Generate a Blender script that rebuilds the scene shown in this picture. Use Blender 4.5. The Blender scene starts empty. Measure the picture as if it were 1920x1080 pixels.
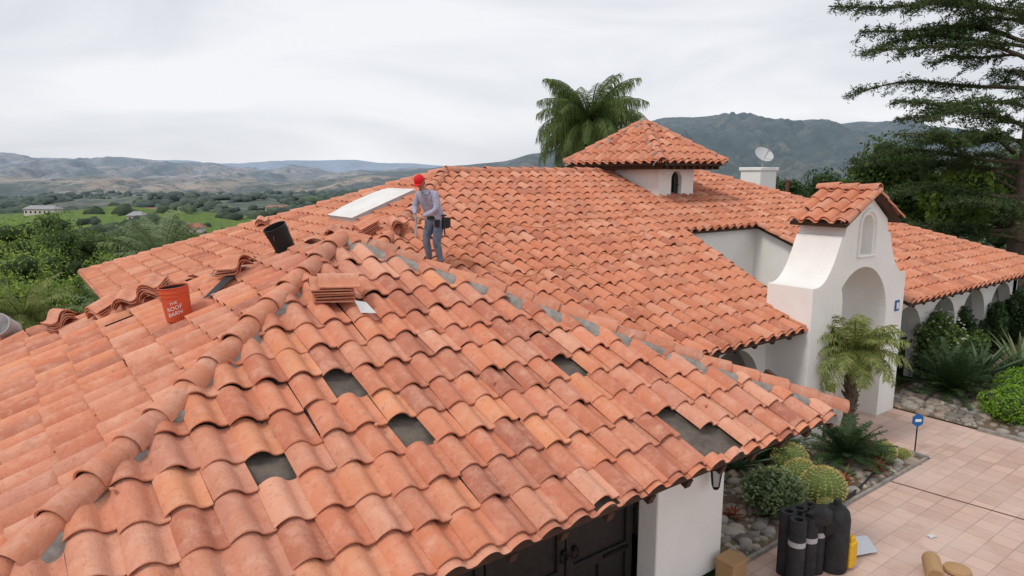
import bpy, bmesh, math, random
import numpy as np
from mathutils import Vector, Matrix, noise
random.seed(7); rng=np.random.default_rng(11)
SC=bpy.context.scene
CA,SA=.7986,.6018
def W(r,f,z=0.0): return Vector((CA*r+SA*f,-SA*r+CA*f,z))
# ------------------------------------------------------------------ helpers
def link(o,parent=None):
    SC.collection.objects.link(o)
    if parent: o.parent=parent
    return o
def empty(name,loc=(0,0,0)):
    e=bpy.data.objects.new(name,None); e.location=loc; e.empty_display_size=.1; return link(e)
def mk(name,V,F,mat,parent=None,smooth=False,loc=None,rot=None,ang=None):
    me=bpy.data.meshes.new(name)
    me.from_pydata([tuple(v) for v in V],[],[tuple(f) for f in F]); me.update()
    if mat is not None:
        for m in (mat if isinstance(mat,(list,tuple)) else [mat]): me.materials.append(m)
    if smooth:
        me.shade_smooth()
        if ang: me.set_sharp_from_angle(angle=math.radians(ang))
    o=bpy.data.objects.new(name,me); link(o,parent)
    if loc is not None:o.location=loc
    if rot is not None:o.rotation_euler=rot
    return o
def npmesh(name,V,F,mat,parent=None,smooth=False,loc=None):
    V=np.asarray(V,dtype=np.float32); F=np.asarray(F,dtype=np.int32)
    me=bpy.data.meshes.new(name); k=F.shape[1]
    me.vertices.add(len(V)); me.vertices.foreach_set('co',V.ravel())
    me.loops.add(F.size); me.loops.foreach_set('vertex_index',F.ravel())
    me.polygons.add(len(F)); me.polygons.foreach_set('loop_start',np.arange(0,F.size,k,dtype=np.int32))
    me.update(calc_edges=True); me.validate()
    me.materials.append(mat)
    if smooth: me.shade_smooth()
    o=bpy.data.objects.new(name,me); link(o,parent)
    if loc is not None:o.location=loc
    return o
class MB:
    """mesh buffer"""
    def __init__(s): s.v=[];s.f=[]
    def add(s,V,F):
        b=len(s.v); s.v+= [tuple(x) for x in V]; s.f+=[tuple(i+b for i in f) for f in F]
    def box(s,c,d,M=None):
        x,y,z=[q/2 for q in d]; P=[(-x,-y,-z),(x,-y,-z),(x,y,-z),(-x,y,-z),(-x,-y,z),(x,-y,z),(x,y,z),(-x,y,z)]
        if M is None: P=[(p[0]+c[0],p[1]+c[1],p[2]+c[2]) for p in P]
        else: P=[tuple(Vector(c)+M@Vector(p)) for p in P]
        s.add(P,[(0,3,2,1),(4,5,6,7),(0,1,5,4),(1,2,6,5),(2,3,7,6),(3,0,4,7)])
    def lathe(s,prof,n=24,M=None,cap=False):
        V=[];F=[]
        for (r,z) in prof:
            for i in range(n):
                a=2*math.pi*i/n; p=Vector((r*math.cos(a),r*math.sin(a),z)); V.append(M@p if M else p)
        for j in range(len(prof)-1):
            for i in range(n):
                k=(i+1)%n; F.append((j*n+i,j*n+k,(j+1)*n+k,(j+1)*n+i))
        if cap: F.append(tuple(range(n-1,-1,-1))); F.append(tuple((len(prof)-1)*n+i for i in range(n)))
        s.add(V,F)
    def tube(s,pts,rads,n=8,cap=True):
        pts=[Vector(p) for p in pts]; V=[];F=[]
        for i,p in enumerate(pts):
            t=(pts[min(i+1,len(pts)-1)]-pts[max(i-1,0)]).normalized()
            a=t.orthogonal().normalized() if i==0 else (a-t*a.dot(t)).normalized()
            b=t.cross(a); r=rads[i] if hasattr(rads,'__len__') else rads
            for k in range(n):
                q=2*math.pi*k/n; V.append(p+(a*math.cos(q)+b*math.sin(q))*r)
        for i in range(len(pts)-1):
            for k in range(n):
                l=(k+1)%n; F.append((i*n+k,i*n+l,(i+1)*n+l,(i+1)*n+k))
        if cap: F.append(tuple(range(n-1,-1,-1))); F.append(tuple((len(pts)-1)*n+k for k in range(n)))
        s.add(V,F)
    def obj(s,name,mat,parent=None,smooth=False,ang=35,**k): return mk(name,s.v,s.f,mat,parent,smooth,ang=ang,**k)
def bevel(o,w=.01,seg=2):
    m=o.modifiers.new('b','BEVEL'); m.width=w; m.segments=seg; m.limit_method='ANGLE'; return o
# ------------------------------------------------------------------ materials
def mat(name,base,rough=.8,var=None,vscale=3.,bump=0.,bscale=30.,island=None,metal=0.,haze_tint=False,extra=None,spec=.3,transl=0.):
    m=bpy.data.materials.new(name); m.use_nodes=True; N=m.node_tree.nodes; L=m.node_tree.links
    B=N['Principled BSDF']; B.inputs['Roughness'].default_value=rough; B.inputs['Metallic'].default_value=metal
    B.inputs['Specular IOR Level'].default_value=spec
    def mix(f,a,b,bt='MIX'):
        x=N.new('ShaderNodeMix'); x.data_type='RGBA'; x.blend_type=bt
        for s,v in ((x.inputs[0],f),(x.inputs[6],a),(x.inputs[7],b)):
            if hasattr(v,'is_linked'): L.new(v,s)
            elif isinstance(v,(int,float)): s.default_value=v
            else: s.default_value=(*v,1)
        return x.outputs[2]
    geo=N.new('ShaderNodeNewGeometry')
    col=None
    if island:
        cr=N.new('ShaderNodeValToRGB'); L.new(geo.outputs['Random Per Island'],cr.inputs[0])
        el=cr.color_ramp.elements; n=len(island)
        while len(el)<n: el.new(.5)
        for i,c in enumerate(island): el[i].position=i/(n-1); el[i].color=(*c,1)
        col=cr.outputs[0]
    else: col=mix(0.,base,base)
    def nz(scale,detail=5,rough=.6,src=None):
        t=N.new('ShaderNodeTexNoise'); t.inputs['Scale'].default_value=scale; t.inputs['Detail'].default_value=detail; t.inputs['Roughness'].default_value=rough
        L.new(src if src else geo.outputs['Position'],t.inputs['Vector']); return t.outputs['Fac']
    def ramp(s,a,b):
        r=N.new('ShaderNodeMapRange'); r.inputs[1].default_value=a; r.inputs[2].default_value=b; L.new(s,r.inputs[0]); return r.outputs[0]
    if var: col=mix(ramp(nz(vscale),.35,.68),col,var)
    if extra: col=extra(N,L,mix,nz,ramp,geo,col)
    if haze_tint:  # air haze painted into the base colour, bluer with distance from the origin
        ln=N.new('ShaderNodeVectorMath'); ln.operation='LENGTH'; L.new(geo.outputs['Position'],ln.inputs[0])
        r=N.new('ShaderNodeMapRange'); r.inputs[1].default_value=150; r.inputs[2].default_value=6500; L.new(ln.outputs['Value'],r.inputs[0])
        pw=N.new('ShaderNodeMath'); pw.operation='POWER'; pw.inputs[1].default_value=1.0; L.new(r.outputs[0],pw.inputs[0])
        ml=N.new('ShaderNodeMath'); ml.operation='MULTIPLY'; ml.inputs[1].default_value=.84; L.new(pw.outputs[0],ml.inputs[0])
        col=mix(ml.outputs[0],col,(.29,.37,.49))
    L.new(col,B.inputs['Base Color'])
    if bump:
        b=N.new('ShaderNodeBump'); b.inputs['Strength'].default_value=bump; b.inputs['Distance'].default_value=.02
        L.new(nz(bscale,6),b.inputs['Height']); L.new(b.outputs[0],B.inputs['Normal'])
    if transl:
        tr=N.new('ShaderNodeBsdfTranslucent'); L.new(col,tr.inputs[0]); ms=N.new('ShaderNodeMixShader'); ms.inputs[0].default_value=transl
        L.new(B.outputs[0],ms.inputs[1]); L.new(tr.outputs[0],ms.inputs[2]); L.new(ms.outputs[0],N['Material Output'].inputs[0])
    return m
def tile_extra(dark,dust):
    def f(N,L,mix,nz,ramp,geo,col):
        def layer(c,sc,d,rg,a,b,k,t):
            q=ramp(nz(sc,d,rg),a,b); m=N.new('ShaderNodeMath'); m.operation='MULTIPLY'; m.inputs[1].default_value=k; L.new(q,m.inputs[0]); return mix(m.outputs[0],c,t)
        col=layer(col,.7,5,.6,.45,.72,.6,dark)
        col=layer(col,6.,7,.72,.47,.72,.65,dust)
        col=layer(col,19.,5,.7,.56,.68,.5,(.32,.14,.09))
        return layer(col,2.2,6,.75,.57,.72,.55,(.36,.17,.12))
    return f
M={}
M['tile']=mat('terracotta_tile',(.6,.2,.1),.78,island=[(.62,.21,.11),(.70,.28,.165),(.52,.185,.11),(.74,.37,.25),(.45,.155,.095),(.68,.26,.145),(.56,.25,.175),(.74,.31,.16),(.63,.22,.125),(.40,.15,.10),(.70,.28,.17)],bump=.5,bscale=50,extra=tile_extra((.58,.20,.11),(.74,.42,.30)))
M['tile2']=mat('terracotta_tile_main',(.6,.2,.1),.78,island=[(.56,.20,.105),(.66,.25,.14),(.50,.17,.09),(.70,.34,.22),(.42,.14,.085),(.65,.26,.15),(.58,.20,.105)],bump=.45,bscale=50,extra=tile_extra((.52,.18,.098),(.68,.37,.25)))
M['cap']=mat('ridge_tile',(.6,.2,.1),.8,island=[(.56,.21,.12),(.67,.28,.17),(.62,.24,.14),(.47,.20,.13)],bump=.4,bscale=50,extra=tile_extra((.54,.21,.125),(.68,.43,.33)))
M['felt']=mat('roof_underlay',(.10,.083,.07),.9,var=(.18,.15,.125),vscale=7,bump=.5)
M['mortar']=mat('grey_mortar',(.225,.205,.185),.95,var=(.36,.33,.30),vscale=9,bump=.9,bscale=25)
M['fascia']=mat('brown_fascia',(.045,.022,.014),.7,var=(.07,.035,.02),vscale=8)
M['stucco']=mat('white_stucco',(.85,.84,.815),.9,var=(.79,.77,.73),vscale=1.3,bump=.35,bscale=35)
M['dark']=mat('dark_void',(.012,.012,.014),.6)
M['door']=mat('black_wood',(.016,.014,.014),.45,var=(.028,.024,.022),vscale=14,bump=.2)
M['iron']=mat('black_iron',(.01,.01,.01),.4,metal=.6)
M['glass']=mat('window_glass',(.02,.025,.03),.08,spec=.6)
M['gnd']=mat('dirt',(.20,.14,.09),.95,var=(.12,.085,.055),vscale=2,bump=.8,bscale=12)
M['stone']=mat('river_stone',(.3,.3,.3),.75,island=[(.16,.15,.14),(.34,.27,.20),(.24,.23,.22),(.42,.36,.29),(.13,.11,.10),(.36,.33,.30),(.28,.19,.13)],bump=.2)
M['trunk']=mat('bark',(.10,.07,.05),.95,var=(.17,.13,.095),vscale=6,bump=1.,bscale=14)
M['palm']=mat('palm_leaf',(.1,.14,.04),.55,island=[(.07,.12,.03),(.12,.18,.05),(.17,.22,.07),(.08,.14,.04)],transl=.3)
M['palmy']=mat('date_palm_leaf',(.15,.18,.05),.55,island=[(.16,.23,.06),(.26,.31,.09),(.38,.38,.12),(.13,.19,.05),(.32,.34,.12)],transl=.3)
M['sago']=mat('sago_leaf',(.03,.06,.02),.5,island=[(.025,.055,.018),(.045,.09,.028),(.035,.07,.024)],transl=.1)
M['agave']=mat('agave_leaf',(.06,.09,.05),.5,island=[(.06,.10,.05),(.10,.15,.08)])
M['cedar']=mat('cedar_needles',(.03,.05,.02),.7,island=[(.036,.063,.024),(.066,.105,.034),(.10,.15,.048),(.05,.084,.03)],transl=.3)
M['leafb']=mat('bright_leaf',(.1,.2,.02),.6,island=[(.16,.30,.025),(.24,.40,.04),(.11,.23,.02)],transl=.25)
M['leafm']=mat('mid_leaf',(.06,.11,.03),.6,island=[(.06,.11,.027),(.11,.18,.042),(.17,.245,.06),(.08,.14,.035)],transl=.25)
M['leafd']=mat('dark_leaf',(.02,.05,.015),.55,island=[(.025,.055,.018),(.045,.085,.025),(.07,.12,.035)],transl=.2)
M['leafl']=mat('olive_leaf',(.12,.17,.05),.6,island=[(.17,.27,.045),(.26,.37,.065),(.34,.44,.10),(.19,.28,.055)],transl=.3)
M['leafg']=mat('grey_green_leaf',(.12,.15,.09),.7,island=[(.17,.23,.10),(.27,.33,.17),(.13,.18,.07)],transl=.2)
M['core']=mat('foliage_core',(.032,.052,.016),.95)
M['far']=mat('distant_foliage',(.05,.08,.03),.9,island=[(.024,.040,.016),(.04,.062,.022),(.06,.088,.03),(.10,.135,.045)],haze_tint=True,var=(.028,.042,.017),vscale=.35)
M['vine']=mat('vine_rows',(.17,.25,.055),.9,var=(.11,.17,.04),vscale=.3,haze_tint=True)
M['red']=mat('red_cap',(.62,.012,.018),.7)
M['skin']=mat('skin',(.36,.18,.11),.6)
M['shirt']=mat('lavender_grey_shirt',(.42,.42,.52),.9,var=(.33,.33,.43),vscale=12,bump=.6,bscale=18)
M['jean']=mat('blue_jeans',(.10,.14,.21),.9,var=(.19,.22,.28),vscale=9,bump=.5,bscale=30)
M['boot']=mat('boots',(.10,.07,.05),.8)
M['black']=mat('black_plastic',(.015,.015,.016),.5)
M['hair']=mat('hair',(.01,.008,.007),.7)
M['orange']=mat('orange_plastic',(.66,.10,.035),.45,var=(.55,.10,.05),vscale=9)
M['white']=mat('white_paint',(.78,.78,.78),.5)
M['grey']=mat('grey_plastic',(.42,.42,.43),.5)
M['dish']=mat('dish_grey',(.48,.49,.50),.6)
M['acryl']=mat('skylight_dome',(.76,.75,.73),.5,spec=.3,var=(.66,.63,.59),vscale=2.5)
M['rollb']=mat('black_felt_roll',(.018,.018,.02),.7,var=(.035,.035,.038),vscale=8,bump=.4)
M['tan']=mat('tan_burlap',(.42,.26,.13),.95,bump=.6)
M['yellow']=mat('yellow_plastic',(.75,.42,.02),.5)
M['blue']=mat('blue_plastic',(.01,.12,.35),.4)
M['cactus']=mat('cactus_skin',(.12,.17,.045),.7,var=(.08,.12,.03),vscale=10)
M['spine']=mat('cactus_spines',(.60,.47,.18),.8)
M['pot']=mat('terracotta_pot',(.30,.10,.05),.8)
M['metal']=mat('galvanized_metal',(.55,.56,.58),.35,metal=.8)
M['brown']=mat('brown_pipe',(.12,.05,.03),.7)
M['rope']=mat('orange_rope',(.45,.16,.07),.9)
M['sheetw']=mat('dusty_paper',(.60,.58,.58),.8)
M['blossom']=mat('blossom',(.62,.60,.56),.8)
def pav(N,L,mix,nz,ramp,geo,col):
    b=N.new('ShaderNodeTexBrick'); b.offset=0; b.squash=1; L.new(geo.outputs['Position'],b.inputs[0])
    b.inputs['Scale'].default_value=1; b.inputs['Brick Width'].default_value=.30; b.inputs['Row Height'].default_value=.30
    b.inputs['Mortar Size'].default_value=.008; b.inputs['Mortar Smooth'].default_value=.3; b.inputs['Bias'].default_value=0
    b.inputs['Color1'].default_value=(.62,.43,.35,1); b.inputs['Color2'].default_value=(.50,.335,.275,1); b.inputs['Mortar'].default_value=(.34,.25,.21,1)
    a=ramp(nz(.7,6,.65),.40,.64); m=N.new('ShaderNodeMath'); m.operation='MULTIPLY'; m.inputs[1].default_value=.55; L.new(a,m.inputs[0])
    c=mix(m.outputs[0],b.outputs[0],(.62,.48,.42))
    a=ramp(nz(1.7,7,.72),.50,.72); m=N.new('ShaderNodeMath'); m.operation='MULTIPLY'; m.inputs[1].default_value=.45; L.new(a,m.inputs[0])
    return mix(m.outputs[0],c,(.42,.26,.20))
M['paver']=mat('pink_pavers',(.5,.4,.3),.8,extra=pav,bump=.2,bscale=20)
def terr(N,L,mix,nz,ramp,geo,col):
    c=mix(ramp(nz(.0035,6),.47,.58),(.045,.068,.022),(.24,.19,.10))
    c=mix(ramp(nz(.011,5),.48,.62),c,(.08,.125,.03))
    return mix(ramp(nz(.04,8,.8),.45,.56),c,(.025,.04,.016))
M['terrain']=mat('terrain',(.1,.1,.05),.95,extra=terr,haze_tint=True)
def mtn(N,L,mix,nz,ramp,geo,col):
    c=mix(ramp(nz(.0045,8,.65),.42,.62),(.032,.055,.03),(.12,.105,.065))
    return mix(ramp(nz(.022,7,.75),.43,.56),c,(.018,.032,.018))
M['mtn']=mat('mountain',(.1,.1,.05),.95,extra=mtn,haze_tint=True)
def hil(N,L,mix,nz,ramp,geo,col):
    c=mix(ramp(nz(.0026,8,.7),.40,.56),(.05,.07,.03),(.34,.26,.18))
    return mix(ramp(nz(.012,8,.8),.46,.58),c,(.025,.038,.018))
M['hill']=mat('dry_hills',(.1,.1,.05),.95,extra=hil,haze_tint=True)
# ------------------------------------------------------------------ camera/world/light
cam=bpy.data.cameras.new('camera'); co=bpy.data.objects.new('camera',cam); link(co)
cam.lens=24; cam.sensor_width=36; cam.clip_end=30000; co.location=(0,0,5)
co.rotation_euler=(math.radians(90-9.54),0,math.radians(-37)); SC.camera=co
w=bpy.data.worlds.new('World'); SC.world=w; w.use_nodes=True; N=w.node_tree.nodes; L=w.node_tree.links
bg=N['Background']; sky=N.new('ShaderNodeTexSky'); sky.sky_type='NISHITA'; sky.sun_disc=False
SUN_EL,SUN_AZ=math.radians(52),math.radians(205)
sky.sun_elevation=SUN_EL; sky.sun_rotation=SUN_AZ
tc=N.new('ShaderNodeTexCoord'); mp=N.new('ShaderNodeMapping'); mp.inputs['Scale'].default_value=(1.,1.,4.); mp.inputs['Rotation'].default_value=(0,0,.6)
L.new(tc.outputs['Generated'],mp.inputs[0])
nt=N.new('ShaderNodeTexNoise'); nt.inputs['Scale'].default_value=2.0; nt.inputs['Detail'].default_value=8; nt.inputs['Roughness'].default_value=.5; nt.inputs['Distortion'].default_value=.5; L.new(mp.outputs[0],nt.inputs[0])
cr=N.new('ShaderNodeValToRGB'); L.new(nt.outputs['Fac'],cr.inputs[0]); e=cr.color_ramp.elements
e[0].position=.34; e[0].color=(7.1,7.3,7.85,1); e[1].position=.60; e[1].color=(9.3,9.4,9.7,1)
mx=N.new('ShaderNodeMix'); mx.data_type='RGBA'; mx.inputs[0].default_value=.95; L.new(sky.outputs[0],mx.inputs[6]); L.new(cr.outputs[0],mx.inputs[7])
L.new(mx.outputs[2],bg.inputs[0]); bg.inputs[1].default_value=.1
sl=bpy.data.lights.new('sun','SUN'); sl.energy=1.5; sl.angle=math.radians(12); sl.color=(1,.95,.88); so=bpy.data.objects.new('sun',sl); link(so)
sd=W(-.55,-.5,0).normalized()*math.cos(SUN_EL)+Vector((0,0,math.sin(SUN_EL)))
so.rotation_euler=sd.to_track_quat('Z','Y').to_euler(); so.location=(0,0,30)
SC.view_settings.view_transform='Standard'; SC.view_settings.look='None'; SC.view_settings.exposure=0
# ------------------------------------------------------------------ roof tiles
TW,EX=.30,.37
def tile_geo(w=TW,L_=EX+.05,K=14):
    xs=[];hs=[]
    for i in range(K):
        s=i/(K-1); xs.append(-.01+s*(w+.012))
        if s<.70: hs.append(.078*max(0,math.sin(math.pi*s/.70))**.78)
        else: hs.append(-.012*math.sin(math.pi*(s-.70)/.30))
    xs=np.array(xs);hs=np.array(hs); lo,hi=.052,.010
    rings=[(0.004,lo-.022),(0.0,lo-.006),(.008,lo),(L_,hi)]
    V=np.concatenate([np.stack([xs,np.full(K,b),hs+h],1) for b,h in rings])
    F=[]
    for r in range(3):
        for k in range(K-1): F.append((r*K+k,r*K+k+1,(r+1)*K+k+1,(r+1)*K+k))
    return V,F
TV,TF=tile_geo()
def tiles(name,O,u,v,pts,m,parent,skip=(),seed=0,jit=1.,gu=0.):
    rg=np.random.default_rng(seed)
    O=Vector(O);u=Vector(u).normalized();v=Vector(v).normalized();n=u.cross(v)
    if n.z<0: n=-n
    P=[((Vector(p)-O).dot(u),(Vector(p)-O).dot(v)) for p in pts]
    area=sum(P[i][0]*P[(i+1)%len(P)][1]-P[(i+1)%len(P)][0]*P[i][1] for i in range(len(P)))
    if area<0: P=P[::-1]
    E=[]
    for i in range(len(P)):
        a=P[i];b=P[(i+1)%len(P)]; l=math.hypot(b[0]-a[0],b[1]-a[1]); E.append((a,(-(b[1]-a[1])/l,(b[0]-a[0])/l)))
    bufs=[MB(),MB()]
    U=np.array(u);Vv=np.array(v);Nn=np.array(n);OO=np.array(O)
    for j in range(math.floor(min(p[1] for p in P)/EX)-1,math.ceil(max(p[1] for p in P)/EX)+1):
        rowj=rg.normal(0,.006)*jit
        for i in range(math.floor((min(p[0] for p in P)-gu)/TW)-1,math.ceil((max(p[0] for p in P)-gu)/TW)+1):
            if (i,j) in skip: continue
            a0,b0=i*TW+gu,j*EX
            cs=[(a0-.01,b0-.02),(a0+TW,b0-.02),(a0+TW,b0+EX+.05),(a0-.01,b0+EX+.05)]
            out=False;ins=True
            for a,nn in E:
                ds=[(c[0]-a[0])*nn[0]+(c[1]-a[1])*nn[1] for c in cs]
                if max(ds)<0.01: out=True;break
                if min(ds)<0: ins=False
            if out: continue
            T=TV.copy(); yaw=rg.normal(0,.015)*jit; big=1 if rg.random()>.03 else 2.6
            T[:,0]+=T[:,1]*yaw*big+a0+rg.normal(0,.004)*jit; T[:,2]+=rg.normal(0,.004)*jit*big; T[:,1]+=b0+(rg.normal(0,.009)*jit+rowj)*big
            R=OO+T[:,0:1]*U+T[:,1:2]*Vv+T[:,2:3]*Nn
            bufs[0 if ins else 1].add(R.tolist(),TF)
    bm=bmesh.new()
    me=bpy.data.meshes.new(name); me.from_pydata(bufs[1].v,[],bufs[1].f); bm.from_mesh(me)
    for a,nn in E:
        co_=O+u*a[0]+v*a[1]; no=-(u*nn[0]+v*nn[1])
        if abs(nn[0])<.02 and nn[1]>0 : co_=co_-v*.05
        bmesh.ops.bisect_plane(bm,geom=bm.verts[:]+bm.edges[:]+bm.faces[:],plane_co=co_,plane_no=no,clear_outer=True)
    me2=bpy.data.meshes.new(name); me2.from_pydata(bufs[0].v,[],bufs[0].f); bm.from_mesh(me2)
    me3=bpy.data.meshes.new(name); bm.to_mesh(me3); bm.free()
    me3.materials.append(m); me3.shade_smooth(); me3.set_sharp_from_angle(angle=math.radians(38))
    o=bpy.data.objects.new(name,me3); link(o,parent)
    return o
def deck(name,pts,parent,th=.05,m=None):
    pts=[Vector(p) for p in pts]; n=(pts[1]-pts[0]).cross(pts[2]-pts[0]).normalized()
    if n.z<0: pts=pts[::-1]; n=-n
    k=len(pts); T=[p-n*.022 for p in pts]; B=[p-n*.022-Vector((0,0,th)) for p in pts]
    F=[tuple(range(k)),tuple(range(2*k-1,k-1,-1))]+[((i+1)%k,i,i+k,(i+1)%k+k) for i in range(k)]
    o=mk(name,T+B,F,[M['felt'],M['fascia']],parent)
    for i,p in enumerate(o.data.polygons): p.material_index=0 if i==0 else 1
    return o
def caps(name,p0,p1,parent,m=None,skip=(),r=.115,seed=1,side=(0,0,0),lift=.045):
    rg=random.Random(seed); p0=Vector(p0);p1=Vector(p1); t=(p1-p0); Ln=t.length; t.normalize()
    s=t.cross(Vector((0,0,1))).normalized(); up=s.cross(t); b=MB(); n=max(1,round(Ln/.36)); ex=Ln/n; K=13
    for i in range(n):
        if i in skip: continue
        c0=p0+t*(ex*i+rg.gauss(0,.008))+up*(lift+rg.gauss(0,.007))+s*rg.gauss(0,.009)+Vector(side); yaw=rg.gauss(0,.03); V=[]
        for (d,rr,h) in ((.004,r*1.08-.02,.02),(0,r*1.08-.004,.02),(.012,r*1.08,.02),(ex+.06,r*.9,0)):
            for k in range(K):
                a=math.radians(-98+196*k/(K-1)); V.append(c0+t*d+s*(math.sin(a)*rr+d*yaw)+up*(math.cos(a)*rr*.95+h-.02))
        F=[(q*K+k,q*K+k+1,(q+1)*K+k+1,(q+1)*K+k) for q in range(3) for k in range(K-1)]
        b.add(V,F)
    return b.obj(name,m or M['cap'],parent,smooth=True,ang=40)
def mortar(name,p0,p1,parent,w=.2,h=.10,seed=0,wj=.04,side=(0,0,0)):
    p0=Vector(p0)+Vector(side);p1=Vector(p1)+Vector(side); t=p1-p0; Ln=t.length; t.normalize(); s=t.cross(Vector((0,0,1))).normalized(); up=s.cross(t)
    n=int(Ln/.02); K=17; V=[];F=[]
    for i in range(n+1):
        c=p0+t*(Ln*i/n)
        for k in range(K):
            q=k/(K-1)*2-1; nzv=noise.fractal(Vector((i*.12,k*.6+seed*9,seed)),1,2,3); ww=w+wj*noise.fractal(Vector((i*.09,seed*3.3,(5 if q>0 else 9))),1,2,4)*2.4
            V.append(c+s*(q*ww)+up*((h+.075)*(1-abs(q)**4)-.075-.10*abs(q)*ww*1.6+.018*nzv))
    for i in range(n):
        for k in range(K-1): F.append((i*K+k,i*K+k+1,(i+1)*K+k+1,(i+1)*K+k))
    return mk(name,V,F,M['mortar'],parent,smooth=True)
villa=empty('spanish_villa')
P=Vector((3.41,8.05,4.18)); XL,XR,YF,YB,ZE=-1.16,7.65,3.81,12.60,2.22
tg=.461; tl=(4.18-2.22)/(3.41-XL); tm=.38
FL=Vector((XL,YF,ZE)); FR=Vector((XR,YF,ZE)); BL=Vector((XL,YB,ZE)); BR=Vector((XR,12.3,ZE))
slF=(Vector((0,1,tg))).normalized()
holes={(11,5),(12,3),(8,3),(19,4),(21,0),(22,0),(21,1)}
tiles('roof_tiles_front',FL,(1,0,0),slF,[FL,FR,P],M['tile'],villa,skip=holes,seed=1,jit=1.5,gu=.09)
deck('roof_deck_front',[FL,FR,P],villa)
slL=Vector((1,0,tl)).normalized()
tiles('roof_tiles_side',FL,(0,1,0),slL,[FL,BL,P],M['tile'],villa,seed=2,jit=1.4,skip={(18,6)})
deck('roof_deck_side',[FL,P,BL],villa)
tiles('roof_tiles_back',BL,(1,0,0),Vector((0,-1,.4376)).normalized(),[BL,BR,P],M['tile'],villa,seed=3)
deck('roof_deck_back',[BL,BR,P],villa)
tiles('roof_tiles_east',BR,(0,1,0),Vector((-1,0,.462)).normalized(),[FR,BR,P],M['tile'],villa,seed=4)
deck('roof_deck_east',[FR,BR,P],villa)
mortar('hip_mortar_a',FL,P,villa,w=.135,h=.065,seed=1); caps('hip_caps_a',FL,P+Vector((-.02,-.02,0)),villa,seed=2,r=.118)
mortar('hip_mortar_b',FR,P,villa,w=.15,seed=2,h=.08,side=(-.02,-.03,-.01)); caps('hip_caps_b',FR+Vector((.05,-.05,0)),P,villa,seed=3,r=.112,side=(.03,.03,.0))
mortar('hip_mortar_c',BL,P,villa,w=.18,seed=3,h=.06)
# main roof
YE,YR,ZR=6.4,13.72,5.0; R1=Vector((8.4,13.72,5)); R2=Vector((17.57,13.72,5))
def mz(y): return 2.22+tm*(y-YE)
def mp_(x,y): return Vector((x,y,mz(y)))
def hz(x,y): return Vector((x,y,5-tm*(8.4-x)))
slM=Vector((0,1,tm)).normalized(); O=mp_(0,YE)
YN=YE+11*EX*slM.y
A=[mp_(4.2,YE),mp_(11.72,YE),mp_(12.6,YN),mp_(1.08+YN-YE,YN),mp_(4.2,YE+3.12)]
B=[mp_(1.08+YN-YE,YN),mp_(17.57+YR-YN,YN),R2,R1]
Cc=[mp_(15.6,YE),mp_(24.89,YE),mp_(17.57+YR-YN,YN),mp_(15.6,YN)]
for i,pl in enumerate((A,B,Cc)):
    tiles('main_roof_tiles_%d'%i,O,(1,0,0),slM,pl,M['tile2'],villa,seed=10+i,jit=1.); deck('main_roof_deck_%d'%i,pl,villa)
XE=1.62
H=[hz(XE,6.4+XE-1.08),hz(XE,21.04-(XE-1.08)),R1]
tiles('main_roof_tiles_hip',hz(XE,0),(0,1,0),Vector((1,0,tm)).normalized(),H,M['tile2'],villa,seed=20,jit=1.); deck('main_roof_deck_hip',H,villa)
bk=[H[1],Vector((24.89-(XE-1.08),H[1].y,H[1].z)),R2,R1]; deck('main_roof_back',bk,villa)
tiles('main_roof_tiles_back',bk[0],(1,0,0),Vector((0,-1,tm)).normalized(),bk,M['tile2'],villa,seed=21,jit=.6)
E3=[Vector((24.89,6.4,2.22)),Vector((24.89,21.04,2.22)),R2]; deck('main_roof_east',E3,villa)
mortar('main_hip_mortar_a',hz(3.5,8.82),R1,villa,w=.13,h=.07,seed=5); caps('main_hip_caps_a',hz(4.3,9.62),R1,villa,seed=6)
caps('main_hip_caps_b',H[1],R1,villa,seed=7); mortar('main_hip_mortar_b',H[1],R1,villa,w=.12,h=.06,seed=6)
caps('main_ridge_caps',R1,R2,villa,seed=8); mortar('main_ridge_mortar',R1,R2,villa,w=.12,h=.06,seed=7)
caps('main_hip_caps_c',Vector((24.89,6.4,2.22)),R2,villa,seed=9); mortar('main_hip_mortar_c',Vector((24.89,6.4,2.22)),R2,villa,w=.12,h=.06,seed=8)
caps('notch_rake_caps_a',mp_(11.72,YE),mp_(12.6,YN),villa,seed=10,r=.09,lift=.03); caps('notch_rake_caps_b',mp_(15.6,YE),mp_(15.6,YN),villa,seed=11,r=.10,lift=.05)
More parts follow.
